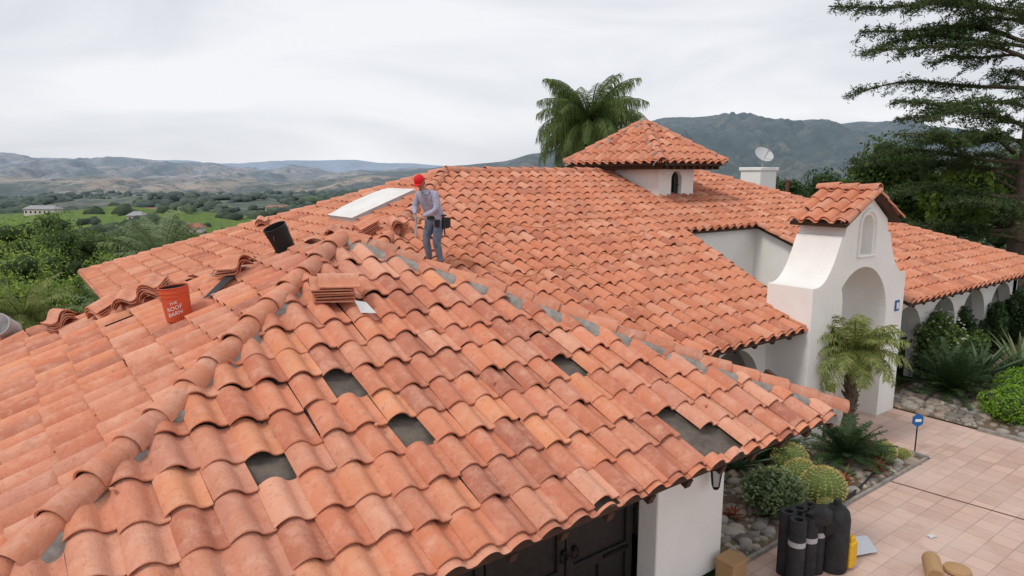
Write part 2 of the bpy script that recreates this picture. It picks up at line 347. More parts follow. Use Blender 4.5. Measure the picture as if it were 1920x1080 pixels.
# ------------------------------------------------------------------ walls
def arch_wall(name,x0,x1,ztop,y0,y1,ops=(),parent=None,axis='x',m=None):
    zt=ztop if callable(ztop) else (lambda x:ztop)
    xs=set([x0,x1])
    n=int((x1-x0)/.08)+1
    for i in range(n+1): xs.add(x0+(x1-x0)*i/n)
    for cx,wd,sp in ops:
        for i in range(21): xs.add(cx-wd/2*math.cos(math.pi*i/20))
    xs=sorted(x for x in xs if x0-1e-6<=x<=x1+1e-6); b=MB()
    def q(P): b.add(P if axis=='x' else [(p[1],p[0],p[2]) for p in P],[(0,1,2,3)])
    for a,c in zip(xs[:-1],xs[1:]):
        if c-a<1e-5: continue
        mid=(a+c)/2; inop=any(abs(mid-cx)<wd/2 for cx,wd,sp in ops)
        ba=bc=0.
        if inop:
            for cx,wd,sp in ops:
                if abs(mid-cx)<wd/2:
                    ba=sp+math.sqrt(max(0,(wd/2)**2-(a-cx)**2)); bc=sp+math.sqrt(max(0,(wd/2)**2-(c-cx)**2))
        za,zc=zt(a),zt(c)
        q([(a,y0,ba),(c,y0,bc),(c,y0,zc),(a,y0,za)]); q([(a,y1,ba),(a,y1,za),(c,y1,zc),(c,y1,bc)])
        q([(a,y0,za),(c,y0,zc),(c,y1,zc),(a,y1,za)])
        if inop: q([(a,y0,ba),(a,y1,ba),(c,y1,bc),(c,y0,bc)])
    for cx,wd,sp in ops:
        for x in (cx-wd/2,cx+wd/2): q([(x,y0,0),(x,y1,0),(x,y1,sp),(x,y0,sp)])
    q([(x0,y0,0),(x0,y0,zt(x0)),(x0,y1,zt(x0)),(x0,y1,0)]); q([(x1,y0,0),(x1,y1,0),(x1,y1,zt(x1)),(x1,y0,zt(x1))])
    o=mk(name,b.v,b.f,m or M['stucco'],parent)
    bm=bmesh.new(); bm.from_mesh(o.data); bmesh.ops.remove_doubles(bm,verts=bm.verts,dist=1e-4); bmesh.ops.recalc_face_normals(bm,faces=bm.faces); bm.to_mesh(o.data); bm.free()
    return o
b=MB()
b.box((6.375,4.99,1.1),(1.25,.30,2.2)); b.box((6.86,8.1,1.1),(.28,5.9,2.2))
b.box((2.3,4.99,2.14),(6.9,.30,.14)); b.box((-.3,5.2,1.1),(.9,.7,2.2)); b.box((-.6,8.4,1.1),(.3,5.8,2.2)); b.box((3.1,11.4,1.1),(7.2,.3,2.2))
bevel(b.obj('garage_walls',M['stucco'],villa),.02)
b=MB(); b.box((2.95,5.25,1.04),(5.6,.06,2.08)) 
for i in range(5):
    x1=5.72-i*1.08; x0=x1-1.07
    for xx in (x0+.06,x1-.06): b.box((xx,5.205,1.03),(.11,.05,2.04))
    for zz in (.08,.62,1.22,1.98): b.box(((x0+x1)/2,5.207,zz),(.96,.046,.12))
    b.box(((x0+x1)/2,5.21,.35),(.05,.04,.5)); b.box(((x0+x1)/2,5.21,1.6),(.05,.04,.7)); b.box(((x0+x1)/2,5.21,1.6),(.95,.038,.04))
bevel(b.obj('garage_door',M['door'],villa),.008,1)
b=MB()
for x in (4.60,4.76,2.44,2.60):
    ring=[(x+.055*math.cos(a),5.155,.84+.055*math.sin(a)) for a in [i*math.pi/8 for i in range(17)]]; b.tube(ring,.008,6); b.box((x,5.165,.90),(.05,.03,.05))
for x in (5.55,3.75): b.box((x-.12,5.172,.62),(.4,.012,.04)); b.box((x-.12,5.172,1.6),(.4,.012,.04))
b.obj('door_hardware',M['iron'],villa)
arch_wall('porch_wall',7.0,11.9,lambda x:2.42,7.15,7.4,[(8.3,1.5,1.1),(10.4,1.7,1.0)],villa)
arch_wall('wing_wall',15.3,24.2,lambda x:2.40,7.0,7.3,[(17.0,1.6,1.1),(19.0,1.6,1.1),(21.0,1.6,1.1),(23.0,1.6,1.1)],villa)
arch_wall('notch_back_wall',11.9,15.9,lambda x:3.62,10.35,10.6,[(13.3,1.7,2.2)],villa)
arch_wall('notch_side_wall',7.3,10.4,lambda y:mz(y)-.08,15.75,15.95,[],villa,axis='y')
arch_wall('notch_side_wall_b',7.3,10.4,lambda y:mz(y)-.12,11.9,12.1,[],villa,axis='y')
b=MB(); b.box((16,11.6,1.2),(17,.2,2.4)); b.box((5,19.3,1.1),(5,.3,2.2)); b.box((14,19.4,1.1),(20,.3,2.2)); b.box((3.4,16.2,1.2),(.3,6.4,2.4)); b.box((24,13.0,1.1),(.3,12.0,2.2)); b.box((9.2,9.0,1.2),(5.,.15,2.4)); b.box((20,9.2,1.2),(8.5,.15,2.4)); b.obj('inner_walls',M['stucco'],villa)
b=MB(); b.box((9.0,8.9,1.0),(1.0,.06,2.0)); b.box((13.2,11.47,1.0),(1.3,.06,2.1)); b.box((18.5,9.1,1.0),(1.,.06,2.)); b.box((21,9.1,1.3),(1.2,.06,1.1)); b.obj('porch_doors',M['door'],villa)
b=MB()
for k in range(15): b.box((.3+k*.52,4.28,2.31),(.07,1.0,.09),Matrix.Rotation(math.atan(tg),3,'X'))
for k in range(8): b.box((7.9+k*.52,6.8,2.27),(.07,.8,.09),Matrix.Rotation(math.atan(tm),3,'X'))
for k in range(17): b.box((15.9+k*.52,6.75,2.26),(.07,.7,.09),Matrix.Rotation(math.atan(tm),3,'X'))
b.obj('rafter_tails',M['fascia'],villa)
# cupola
b=MB(); b.box((14.5,13.15,4.5),(1.4,2.3,1.9)); cup=b.obj('cupola_walls',M['stucco'],villa)
def cut(o,c):
    m=o.modifiers.new('c','BOOLEAN'); m.operation='DIFFERENCE'; m.object=c; m.solver='EXACT'
    dg=bpy.context.evaluated_depsgraph_get(); dg.update(); me=bpy.data.meshes.new_from_object(o.evaluated_get(dg)); o.modifiers.clear(); o.data=me
    bpy.data.objects.remove(c)
def archprism(cx,wd,z0,zs,y0,y1):
    pr=[(cx-wd/2,z0),(cx+wd/2,z0)]+[(cx+wd/2*math.cos(a),zs+wd/2*math.sin(a)) for a in [math.pi*i/14 for i in range(15)]]
    k=len(pr); V=[(p[0],y0,p[1]) for p in pr]+[(p[0],y1,p[1]) for p in pr]
    o=mk('cut',V,[tuple(range(k)),tuple(range(2*k-1,k-1,-1))]+[(i,i+k,(i+1)%k+k,(i+1)%k) for i in range(k)],None)
    bm=bmesh.new(); bm.from_mesh(o.data); bmesh.ops.recalc_face_normals(bm,faces=bm.faces); bm.to_mesh(o.data); bm.free(); return o
cut(cup,archprism(14.5,.42,4.42,4.85,11.8,12.16))
b=MB(); b.box((14.5,12.13,4.75),(.44,.02,.7)); b.obj('cupola_window_glass',M['glass'],villa)
b=MB(); b.box((14.5,12.1,4.75),(.02,.03,.7)); b.box((14.5,12.1,4.7),(.42,.03,.02)); b.obj('cupola_window_frame',M['iron'],villa)
b=MB(); b.box((14.5,13.15,4.30),(1.62,2.52,.10)); b.box((14.5,11.95,4.33),(1.66,.14,.10)); b.obj('cupola_flashing',M['mortar'],villa)
cx0,cx1,cy0,cy1,cz=13.25,15.85,11.45,15.05,5.27; AP=Vector(((cx0+cx1)/2,(cy0+cy1)/2,6.37))
c4=[Vector((cx0,cy0,cz)),Vector((cx1,cy0,cz)),Vector((cx1,cy1,cz)),Vector((cx0,cy1,cz))]
for i in range(4):
    a,c=c4[i],c4[(i+1)%4]; mid=(a+c)/2; u=(c-a).normalized(); s=AP-mid; s=(s-u*s.dot(u)).normalized()
    tiles('cupola_tiles_%d'%i,a,u,s,[a,c,AP],M['tile2'],villa,seed=30+i,jit=1.); deck('cupola_deck_%d'%i,[a,c,AP],villa,th=.06)
    caps('cupola_caps_%d'%i,a,AP,villa,seed=40+i,r=.10,m=M['cap']); mortar('cupola_mortar_%d'%i,a,AP,villa,w=.13,h=.07,seed=12+i)
b=MB(); b.lathe([(.15,6.31),(.13,6.44),(.05,6.52),(0.001,6.54)],10,Matrix.Translation((AP.x,AP.y,0))); b.obj('cupola_finial',M['mortar'],villa,smooth=True)
b=MB(); b.box(((cx0+cx1)/2,(cy0+cy1)/2,5.16),(2.3,3.3,.10)); b.obj('cupola_soffit',M['fascia'],villa)
b=MB()
for k in range(9): b.box((cx0+.3+k*.26,(cy0+cy1)/2,5.15),(.07,3.45,.1))
b.obj('cupola_rafters',M['fascia'],villa)
# portal
pc=13.22
def ptop(x):
    a=abs(x-pc)
    if a<.80: return 4.60-.62*a
    if a<.93: return 3.86
    t=min(1,(a-.93)/.80); return 2.98+.88*(1-t)**2.3 if a<1.73 else 2.98
po=arch_wall('entry_portal',11.42,15.02,ptop,6.3,7.2,[(13.2,2.15,2.15)],villa)
cut(po,archprism(13.22,.46,3.46,4.0,6.2,6.55))
bevel(po,.015,2)
b=MB(); pr=[(13.22+.31*math.cos(a),4.0+.31*math.sin(a)) for a in [math.pi*i/16 for i in range(17)]]
path=[(12.91,6.29,3.44)]+[(x,6.29,z) for x,z in pr[::-1]]+[(13.53,6.29,3.44),(12.91,6.29,3.44)]
b.tube(path,.035,8); b.obj('niche_trim',M['stucco'],villa,smooth=True)
for sgn,nm in ((-1,'a'),(1,'b')):
    e0=Vector((pc+sgn*1.08,6.17,4.11)); e1=Vector((pc+sgn*1.08,7.27,4.11)); r0=Vector((pc,6.17,4.67)); r1=Vector((pc,7.27,4.67))
    tiles('portal_tiles_'+nm,e0,(0,1,0),(r0-e0).normalized(),[e0,e1,r1,r0],M['tile2'],villa,seed=50,jit=1.2); deck('portal_deck_'+nm,[e0,e1,r1,r0],villa,th=.06)
    caps('portal_rake_'+nm,e0+Vector((0,.02,0)),r0+Vector((0,.02,0)),villa,seed=52,r=.08,lift=.015)
caps('portal_ridge',Vector((pc,6.12,4.68)),Vector((pc,7.3,4.68)),villa,seed=54,r=.10)
b=MB(); b.box((14.72,6.285,2.3),(.16,.02,.22)); b.obj('address_tile',M['blue'],villa)
b=MB(); b.box((14.72,6.272,2.3),(.09,.01,.13)); b.obj('address_tile_face',M['white'],villa)
# chimney + dish
b=MB(); b.box((22,14.5,4.2),(1.0,.8,2.0)); b.box((22,14.5,5.15),(1.1,.9,.12)); bevel(b.obj('chimney',M['stucco'],villa),.02)
dish=empty('satellite_dish',(21.9,14.3,5.15))
b=MB(); pf=[(.001,0)]+[(.34*i/8,.10*(i/8)**2) for i in range(1,9)]; dn=(Vector((-.35,-.75,.75))).normalized(); MM=Matrix.Translation((0,0,.45))@dn.to_track_quat('Z','Y').to_matrix().to_4x4(); b.lathe(pf,28,MM); b.obj('reflector',M['dish'],dish,smooth=True)
b=MB(); b.tube([(0,0,-.1),(0,0,.42)],.025); b.tube([(0,0,.3),MM@Vector((0,-.1,.36))],.015); b.box(MM@Vector((0,-.1,.38)),(.07,.07,.07)); b.obj('mast',M['grey'],dish)
b=MB(); b.tube([(19.6,11.9,4.1),(19.6,11.9,4.75)],.055,12); b.tube([(19.6,11.9,4.75),(19.6,11.9,4.80)],.075,12); b.obj('vent_pipe',M['brown'],None)
# skylight
sk=empty('skylight'); U=Vector((0,1,0)); Vs=Vector((1,0,tm)).normalized(); Nn=Vector((-tm,0,1)).normalized(); c=hz(6.4,13.35)
R3=Matrix((U,Vs,Nn)).transposed()
b=MB(); b.box(c+Nn*.08,(1.22,1.5,.18),R3); b.obj('curb',M['dish'],sk)
V=[];F=[];n=14
for i in range(n+1):
    for j in range(n+1):
        a=i/n*2-1;d=j/n*2-1; h=.10*(1-a**4)*(1-d**4); V.append(c+U*(a*.63)+Vs*(d*.77)+Nn*(.175+h))
for i in range(n):
    for j in range(n): F.append((i*(n+1)+j,(i+1)*(n+1)+j,(i+1)*(n+1)+j+1,i*(n+1)+j+1))
mk('dome',V,F,M['acryl'],sk,smooth=True)
# lantern
la=empty('wall_lantern',(6.62,4.70,1.40))
b=MB(); b.box((0,.09,.16),(.05,.1,.03)); b.lathe([(.001,.2),(.03,.17),(.10,.10),(.09,.09)],4); 
for a in range(4):
    q=math.pi/2*a; b.tube([(.08*math.cos(q),.08*math.sin(q),.09),(.05*math.cos(q),.05*math.sin(q),-.13)],.008,5)
b.lathe([(.055,-.13),(.04,-.16),(.001,-.18)],4); b.obj('frame',M['iron'],la)
b=MB(); b.lathe([(.07,.085),(.045,-.125)],4); b.obj('glass',M['grey'],la)
# ------------------------------------------------------------------ tile stacks
def stack(loc,n,axis_up,dirv,seed,cols=1,m=None):
    rg=random.Random(seed); up=Vector(axis_up).normalized(); t=Vector(dirv); t=(t-up*t.dot(up)).normalized(); s=t.cross(up); b=MB(); K=12
    for ccol in range(cols):
      for i in range(n):
        yw=rg.gauss(0,.05); tt=(t+s*yw).normalized(); ss=tt.cross(up)
        c0=Vector(loc)+up*(i*.030)+s*(rg.gauss(0,.012)+ccol*.30)+t*rg.gauss(0,.022); V=[]; th=.015
        for (d,sg) in ((-.21,0),(-.21,1),(.21,1),(.21,0)):
            for k in range(K):
                a=k/(K-1); x=(a-.5)*.30; h=(.085*max(0,math.sin(math.pi*a/.68))**.8 if a<.68 else -.012*math.sin(math.pi*(a-.68)/.32)); V.append(c0+tt*d+ss*x+up*(h+sg*th))
        F=[(q*K+k,q*K+k+1,((q+1)%4)*K+k+1,((q+1)%4)*K+k) for q in range(4) for k in range(K-1)]
        F+= [(0,K,2*K,3*K),(K-1,2*K-1,3*K-1,4*K-1)]; b.add(V,F)
    return b.obj('roof_tile_stack',m or M['cap'],None,smooth=True,ang=35)
nF=Vector((0,-tg,1)); nL=Vector((-tl,0,1)); nH=Vector((-tm,0,1))
def onF(x,y,h=0): return Vector((x,y,5+.461*y-4.533+h))
def onL(x,y,h=0): return Vector((x,y,4.18-tl*(3.41-x)+h))
stack(onF(2.76,6.81,.10),6,nF+Vector((0,.3,0)),(1,-.25,0),1)
stack(onL(1.55,9.55,.12),5,nL,(.5,1,.3),2); stack(onL(1.25,9.72,.12),3,nL,(.4,1,.0),22)
stack(onL(1.05,10.05,.10),3,nL,(1,.6,.2),3); stack(onL(.55,10.4,.10),5,nL,(.2,-1,.2),4); stack(onL(-.02,10.7,.10),1,nL,(1,.1,.2),5)
stack(onL(2.25,8.6,.14),4,nL,(.3,-1,.2),6)
stack(hz(5.02,16.4)+Vector((0,0,.1)),4,nH,(.4,1,.1),7)
stack(hz(4.75,10.75)+Vector((0,0,.12)),8,nH,(.2,-1,0),8,cols=2); stack(hz(5.3,11.3)+Vector((0,0,.12)),6,nH,(1,.2,0),9); stack(hz(5.7,10.9)+Vector((0,0,.12)),3,nH,(.4,1,0),10)
stack(hz(5.2,12.6)+Vector((0,0,.1)),2,nH,(.7,1,0),11)
b=MB()
for q in range(14):
    x=random.uniform(-.3,6); y=random.uniform(4.2,7.0)
    if y>3.81+min(x+1.3,7.65-x)*.9: continue
    b.box(onF(x,y,.10),(random.uniform(.02,.06),random.uniform(.02,.04),.012),Matrix.Rotation(random.random()*3,3,'Z'))
b.obj('tile_fragments',M['cap'],None)
mk('paper_sheet',[onF(2.90,6.43,.155),onF(3.06,6.40,.15),onF(3.03,6.58,.16),onF(2.91,6.60,.18),onF(2.98,6.5,.14)],[(0,1,4),(1,2,4),(2,3,4),(3,0,4)],M['sheetw'])
mk('roofing_felt_scrap',[onL(1.85,8.05,.13),onL(2.2,8.35,.15),onL(2.15,8.55,.16),onL(1.78,8.18,.12)],[(0,1,2,3)],M['rollb'])
# ------------------------------------------------------------------ buckets
def bucket(name,loc,rot,m,inner,text=None,s=1.0):
    e=empty(name,loc); e.rotation_euler=rot; e.scale=(s,s,s); b=MB()
    b.lathe([(.001,.002),(.128,0),(.131,.01),(.146,.27),(.152,.27),(.152,.285),(.147,.287),(.148,.31),(.154,.31),(.154,.325),(.149,.327),(.150,.362),(.157,.364),(.157,.374),(.147,.374),(.145,.30)],36)
    b.obj('shell',m,e,smooth=True,ang=30); b=MB(); b.lathe([(.1455,.36),(.127,.02),(.001,.015)],32); b.obj('inside',inner,e,smooth=True)
    b=MB(); b.tube([(.155*math.cos(a),.155*math.sin(a)*.6-.08,.30-.16*math.sin(a)) for a in [math.pi*i/16 for i in range(17)]],.003,5); b.obj('handle',M['metal'],e)
    if text:
        for k,(ln,sz,z) in enumerate(text):
            c=bpy.data.curves.new('t','FONT'); c.body=ln; c.size=sz; c.align_x='CENTER'; c.extrude=0; o=bpy.data.objects.new('t',c); link(o)
            dg=bpy.context.evaluated_depsgraph_get(); me=bpy.data.meshes.new_from_object(o.evaluated_get(dg)); bpy.data.objects.remove(o)
            for v in me.vertices:
                zz=z+v.co.y+ v.co.x*.25; rr=.131+.015*zz/.27+.0025; a=-math.pi/2+v.co.x/rr; v.co=(rr*math.cos(a),rr*math.sin(a),zz)
            me.materials.append(M['white']); o=bpy.data.objects.new('label_%d'%k,me); link(o,e)
    return e
bucket('orange_bucket',onL(1.50,8.05,.06),(.03,-.10,math.radians(-22)),M['orange'],M['dark'],[('THE',.045,.195),('ROOF',.06,.135),('BARN',.06,.075)],s=1.0)
bucket('black_bucket',(2.93,8.68,4.02),(math.radians(-8),math.radians(-24),.5),M['black'],M['dark'],s=.95)
bucket('white_bucket',(.02,11.5,2.86),(math.radians(30),math.radians(-60),.5),M['grey'],M['white'])
# ------------------------------------------------------------------ ground
def sheet(name,pts,z,m): return mk(name,[(p[0],p[1],z) for p in pts],[tuple(range(len(pts)))],m)
def gh(r,f):
    D=math.hypot(r-8,f-10); d=math.hypot(r,f)
    h=-50*(1-math.exp(-max(0,D-27)/150)) if D>27 else 0
    if d>60: h+=9*noise.fractal(Vector((r/160,f/160,1)),1,2,4)*min(1,(d-60)/200)
    h+=26*math.exp(-((r+330)**2/(170**2)+(f-520)**2/(130**2)))
    h+=16*math.exp(-((r+120)**2/(200**2)+(f-1000)**2/(140**2)))
    h+=14*math.exp(-((r+620)**2/(220**2)+(f-1250)**2/(160**2)))
    h+=18*noise.fractal(Vector((r/520,f/380,6)),1,2,4)*min(1,max(0,(d-500)/600))
    return h
nr,na=120,260; V=[(0,0,gh(0,0)-.05)];F=[]
rad=[6*(14000/6)**(i/(nr-1)) for i in range(nr)]
for R in rad:
    for k in range(na):
        a=2*math.pi*k/na; r,f=R*math.sin(a),R*math.cos(a); V.append(W(r,f,gh(r,f)-.05))
for k in range(na): F.append((0,1+(k+1)%na,1+k))
for i in range(nr-1):
    for k in range(na):
        l=(k+1)%na; F.append((1+i*na+k,1+i*na+l,1+(i+1)*na+l,1+(i+1)*na+k))
mk('terrain',V,F,M['terrain'],smooth=True)
def ridge_range(name,prof,dist,depth,m,rough,seed,nx=260,ny=44,hor=326.5,relief=1.,crest=.04):
    """a mountain range: silhouette heights along its length, spurs and gullies in front"""
    def ev(x):
        for (a,b_),(c,d_) in zip(prof[:-1],prof[1:]):
            if a<=x<=c:
                t=(x-a)/(c-a); t=t*t*(3-2*t)*.5+t*.5; return b_+(d_-b_)*t
        return prof[-1][1]
    V=[];F=[]; x0,x1=prof[0][0],prof[-1][0]
    for j in range(ny):
        t=j/(ny-1)
        for i in range(nx):
            px=x0+(x1-x0)*i/(nx-1); r=(px-960)/1280*dist; el=(hor-ev(px))/1280*1.02; top=5+el*dist; s=1-abs(t-.62)/.62 if t<.62 else 1-(t-.62)/.38
            f2=dist+(t-.62)*depth; q=rough*dist/2600.
            sp=noise.fractal(Vector((r/(300*q+.1)+seed,f2/(700*q+.1),seed)),.9,2.1,6); rr=1-abs(noise.fractal(Vector((r/(210*q)+seed*2,f2/(600*q),seed+4)),1,2.1,6))*2.2
            H_=top+60; h=-60+H_*(max(0,s)**.8)+(sp*.30+rr*.22-.12)*relief*H_*(max(0,s)*(1-s)*3.2)+ sp*crest*H_*max(0,s)
            V.append(W(r,f2,h))
    for j in range(ny-1):
        for i in range(nx-1): F.append((j*nx+i,j*nx+i+1,(j+1)*nx+i+1,(j+1)*nx+i))
    return mk(name,V,F,m,smooth=True)
ridge_range('mountain',[(560,345),(760,322),(870,312),(940,305),(1000,290),(1050,281),(1120,258),(1180,240),(1240,228),(1290,230),(1350,221),(1400,231),(1440,238),(1500,231),(1560,237),(1600,233),(1660,246),(1740,264),(1830,282),(1920,298),(2400,335)],2600,1900,M['mtn'],.9,2,nx=360,ny=70,relief=1.0,crest=.025)
ridge_range('far_hills',[(-1500,310),(-400,300),(0,298),(110,297),(200,303),(330,302),(420,309),(520,305),(640,302),(760,308),(870,314),(1000,318),(1500,330)],7500,3000,M['hill'],.35,5)
ridge_range('hills',[(-1500,312),(-300,296),(-60,298),(20,291),(70,297),(140,303),(200,298),(270,300),(330,308),(400,306),(450,316),(490,321),(530,318),(560,311),(590,316),(640,327),(700,322),(780,315),(850,320),(940,330),(1100,335)],3900,2100,M['hill'],.50,8,nx=440,ny=70,relief=1.5,crest=.07)
ridge_range('low_hills',[(-900,335),(-200,326),(0,330),(80,338),(180,330),(260,336),(360,341),(430,336),(520,343),(620,338),(700,330),(800,334),(900,340),(1100,345)],2100,900,M['hill'],.6,11,nx=300,relief=1.3)
sheet('driveway',[(-14,-12),(30,-12),(30,4.68),(-14,4.68)],.0,M['paver'])
sheet('walkway',[(12.85,4.68),(15.05,4.68),(15.05,11.3),(11.9,11.3),(11.9,8),(7,8),(7,7.3),(11.2,7.3),(12.85,6.9)],.004,M['paver'])
def stones(name,regions,n,seed):
    rg=random.Random(seed); bm=bmesh.new(); bmesh.ops.create_icosphere(bm,subdivisions=2,radius=1); V0=[v.co.copy() for v in bm.verts]; F0=[tuple(v.index for v in f.verts) for f in bm.faces]; bm.free(); b=MB()
    for q in range(n):
        x0,x1,y0,y1=rg.choice(regions); s=rg.choice([.03,.04,.05,.06,.08,.12]); sx,sy,sz=s*rg.uniform(.8,1.4),s*rg.uniform(.7,1.1),s*rg.uniform(.45,.7)
        c=Vector((rg.uniform(x0,x1),rg.uniform(y0,y1),sz*.35)); Rm=Matrix.Rotation(rg.random()*6.28,3,'Z'); sd_=rg.random()*50
        b.add([c+Rm@Vector((v.x*sx,v.y*sy,v.z*sz))*(1+.18*noise.noise(v*1.3+Vector((sd_,0,0)))) for v in V0],F0)
    return b.obj(name,M['stone'],None,smooth=True,ang=180)
sheet('garden_bed',[(7.1,4.72),(12.75,4.72),(12.8,6.9),(11.1,7.2),(7.1,7.2)],.012,M['gnd'])
sheet('garden_bed_wing',[(15.1,3.3),(27,3.3),(27,6.95),(15.1,6.95)],.012,M['gnd'])
stones('river_stones',[(7.3,12.7,4.8,6.9),(7.3,12.7,4.8,5.8),(15.15,17.5,4.8,6.7),(15.15,19,3.6,6.7)],1700,5)
b=MB(); b.box((15.06,3.95,.02),(.10,1.5,.08)); b.box((9.9,4.70,.02),(5.6,.05,.06)); b.box((12.8,5.8,.02),(.05,2.2,.06)); b.obj('bed_edging',M['mortar'],None)
b=MB(); b.box((11.5,3.4,.006),(.018,2.6,.006),Matrix.Rotation(math.radians(8),3,'Z')); b.obj('paving_joint',M['brown'],None)
b=MB(); b.tube([(9.3,4.9,.06),(10,4.75,.06),(10.8,4.85,.06),(11.6,5.0,.06),(12.3,5.2,.06),(12.7,5.9,.06)],.018,6); b.obj('garden_hose',M['black'],None,smooth=True)
# ------------------------------------------------------------------ foliage
def leafquads(C,size,flat=.0,asp=.5,droop=None):
    n=len(C); a=rng.normal(size=(n,3)); a[:,2]*=(1-flat)
    if droop is not None: a[:,2]-=droop
    a/=np.linalg.norm(a,axis=1,keepdims=True)+1e-9
    b_=np.cross(a,rng.normal(size=(n,3))*np.array([1-flat,1-flat,1])+np.array([0,0,flat])); b_/=np.linalg.norm(b_,axis=1,keepdims=True)+1e-9
    s=(size*rng.uniform(.6,1.4,n))[:,None]
    V=np.stack([C-a*s*.5,C+b_*s*asp*.5,C+a*s*.5,C-b_*s*asp*.5],1).reshape(-1,3)
    F=np.arange(4*n).reshape(-1,4); return V,F
def blobpts(c,rad,n,shell=.55):
    d=rng.normal(size=(n,3)); d/=np.linalg.norm(d,axis=1,keepdims=True); q=shell+(1-shell)*rng.random(n)**.7
    return np.array(c)+d*np.array(rad)*q[:,None]
def lumpy(b,c,rad,seed,sub=2):
    bm=bmesh.new(); bmesh.ops.create_icosphere(bm,subdivisions=sub,radius=1)
    V=[Vector(c)+Vector((v.co.x*rad[0],v.co.y*rad[1],v.co.z*rad[2]))*(1+.25*noise.noise(v.co*1.7+Vector((seed,0,0)))) for v in bm.verts]; F=[tuple(v.index for v in f.verts) for f in bm.faces]; bm.free(); b.add(V,F)
def bush(name,c,rad,n,size,m,clumps=10,core=True):
    e=empty(name,c); P_=[]
    b=MB()
    for k in range(clumps):
        d=Vector(rng.normal(size=3)).normalized(); cc=Vector((d.x*rad[0]*.6,d.y*rad[1]*.6,rad[2]*(.75+.55*d.z)))
        rr=[rad[0]*.5,rad[1]*.5,rad[2]*.48]; P_.append(blobpts(cc,rr,n//clumps)); 
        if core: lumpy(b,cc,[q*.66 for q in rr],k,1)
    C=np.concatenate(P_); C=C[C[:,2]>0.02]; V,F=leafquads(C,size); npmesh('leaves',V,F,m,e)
    if core: b.obj('core_lumps',M['core'],e)  # solid dark core lumps added so the bush is not see-through
    return e
def tree(name,base,height,rad,n,size,m,clumps=22,trunk=.18,crown=.6):
    base=Vector(base); e=empty(name,base); b=MB(); b.tube([(0,0,-.5),(.1,.05,height*.35),(0,.1,height*.7)],[trunk,trunk*.75,trunk*.3],8); P_=[]; k=MB()
    ch=height*crown
    for i in range(clumps):
        d=Vector(rng.normal(size=3)).normalized()*float(rng.uniform(.45,1)); cc=Vector((d.x*rad*.75,d.y*rad*.75,height-ch/2+d.z*ch*.38)); r_=rad*float(rng.uniform(.22,.46))
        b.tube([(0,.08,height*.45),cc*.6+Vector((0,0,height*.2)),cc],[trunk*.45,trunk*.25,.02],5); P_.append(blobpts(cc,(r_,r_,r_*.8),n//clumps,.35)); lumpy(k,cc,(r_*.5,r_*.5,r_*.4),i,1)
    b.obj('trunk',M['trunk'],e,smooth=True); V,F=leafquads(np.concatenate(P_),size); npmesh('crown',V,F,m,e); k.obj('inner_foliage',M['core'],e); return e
def palm(name,base,th,tr,nf,fl,ll,m,elev=(-.3,1.3),droop=1.2,leafdroop=.5,npair=34,lw=.02,trunkmat=None,boots=False,seed=0):
    rg=random.Random(seed); e=empty(name,base); top=Vector((0,0,th)); Vv=[];Ff=[]; rb=MB()
    def quad(a,b_,c_,d_): k=len(Vv); Vv.extend([a,b_,c_,d_]); Ff.append((k,k+1,k+2,k+3))
    for i in range(nf):
        az=i*2.39996+rg.gauss(0,.15); q=(i+.5)/nf; el=elev[1]+(elev[0]-elev[1])*q+rg.gauss(0,.08); L_=fl*rg.uniform(.85,1.1)
        hd=Vector((math.cos(az),math.sin(az),0)); p=top.copy(); pts=[p.copy()]; ns=14
        for s in range(ns):
            ee=el-droop*((s/ns)**1.6)*(.6+.6*q); p=p+(hd*math.cos(ee)+Vector((0,0,math.sin(ee))))*(L_/ns); pts.append(p.copy())
        rb.tube(pts[::2],[.018*fl*(1-.8*k/7)*.7+.003 for k in range(len(pts[::2]))],4,False)
        for k in range(npair):
            t=.12+.88*k/npair; f_=t*ns; ia=min(int(f_),ns-1); pp=pts[ia].lerp(pts[ia+1],f_-ia); tg_=(pts[ia+1]-pts[ia]).normalized(); sd_=tg_.cross(Vector((0,0,1)))
            if sd_.length<.05: continue
            sd_.normalize(); upv=sd_.cross(tg_); ln=ll*(math.sin(math.pi*min(1,t*.86+.10))**.7)*rg.uniform(.8,1.15)
            for sg in (-1,1):
                rnd=rg.gauss(0,.22)
                d=(sd_*sg*1.0+tg_*(.55+rnd)+upv*(.25+rnd-leafdroop*.4)+Vector((0,0,-leafdroop*.5))).normalized(); mid=pp+d*ln*.5; tip=pp+d*ln*.85+Vector((0,0,-leafdroop*ln*.6))
                w_=tg_*lw
                quad(pp-w_*.6,pp+w_*.6,mid+w_,mid-w_); quad(mid-w_,mid+w_,tip+w_*.15,tip-w_*.15)
    npmesh('fronds',[tuple(v) for v in Vv],Ff,m,e); rb.obj('stalks',m,e)
    if th>.1:
        b=MB(); n=max(6,int(th/.08)); b.tube([(.02*math.sin(k*.7),.02*math.cos(k*.9),th*k/n-.02) for k in range(n+1)],[tr*(1.25-.35*k/n)*(1+.12*(k%2)) for k in range(n+1)],10); b.obj('trunk',trunkmat or M['trunk'],e,smooth=True,ang=30)
        if boots:
            b=MB()
            for k in range(60):
                az=k*2.4; z=th*(.25+.75*k/60); d=Vector((math.cos(az),math.sin(az),0)); b.tube([d*tr*.9+Vector((0,0,z)),d*(tr*1.7)+Vector((0,0,z+.09))],[.02,.008],5)
            b.obj('frond_bases',M['trunk'],e)
    return e
palm('pygmy_date_palm',(12.5,6.02,0),1.72,.10,44,1.02,.30,M['palmy'],elev=(-.25,1.2),droop=1.55,leafdroop=.4,npair=42,lw=.011,boots=True,seed=2)
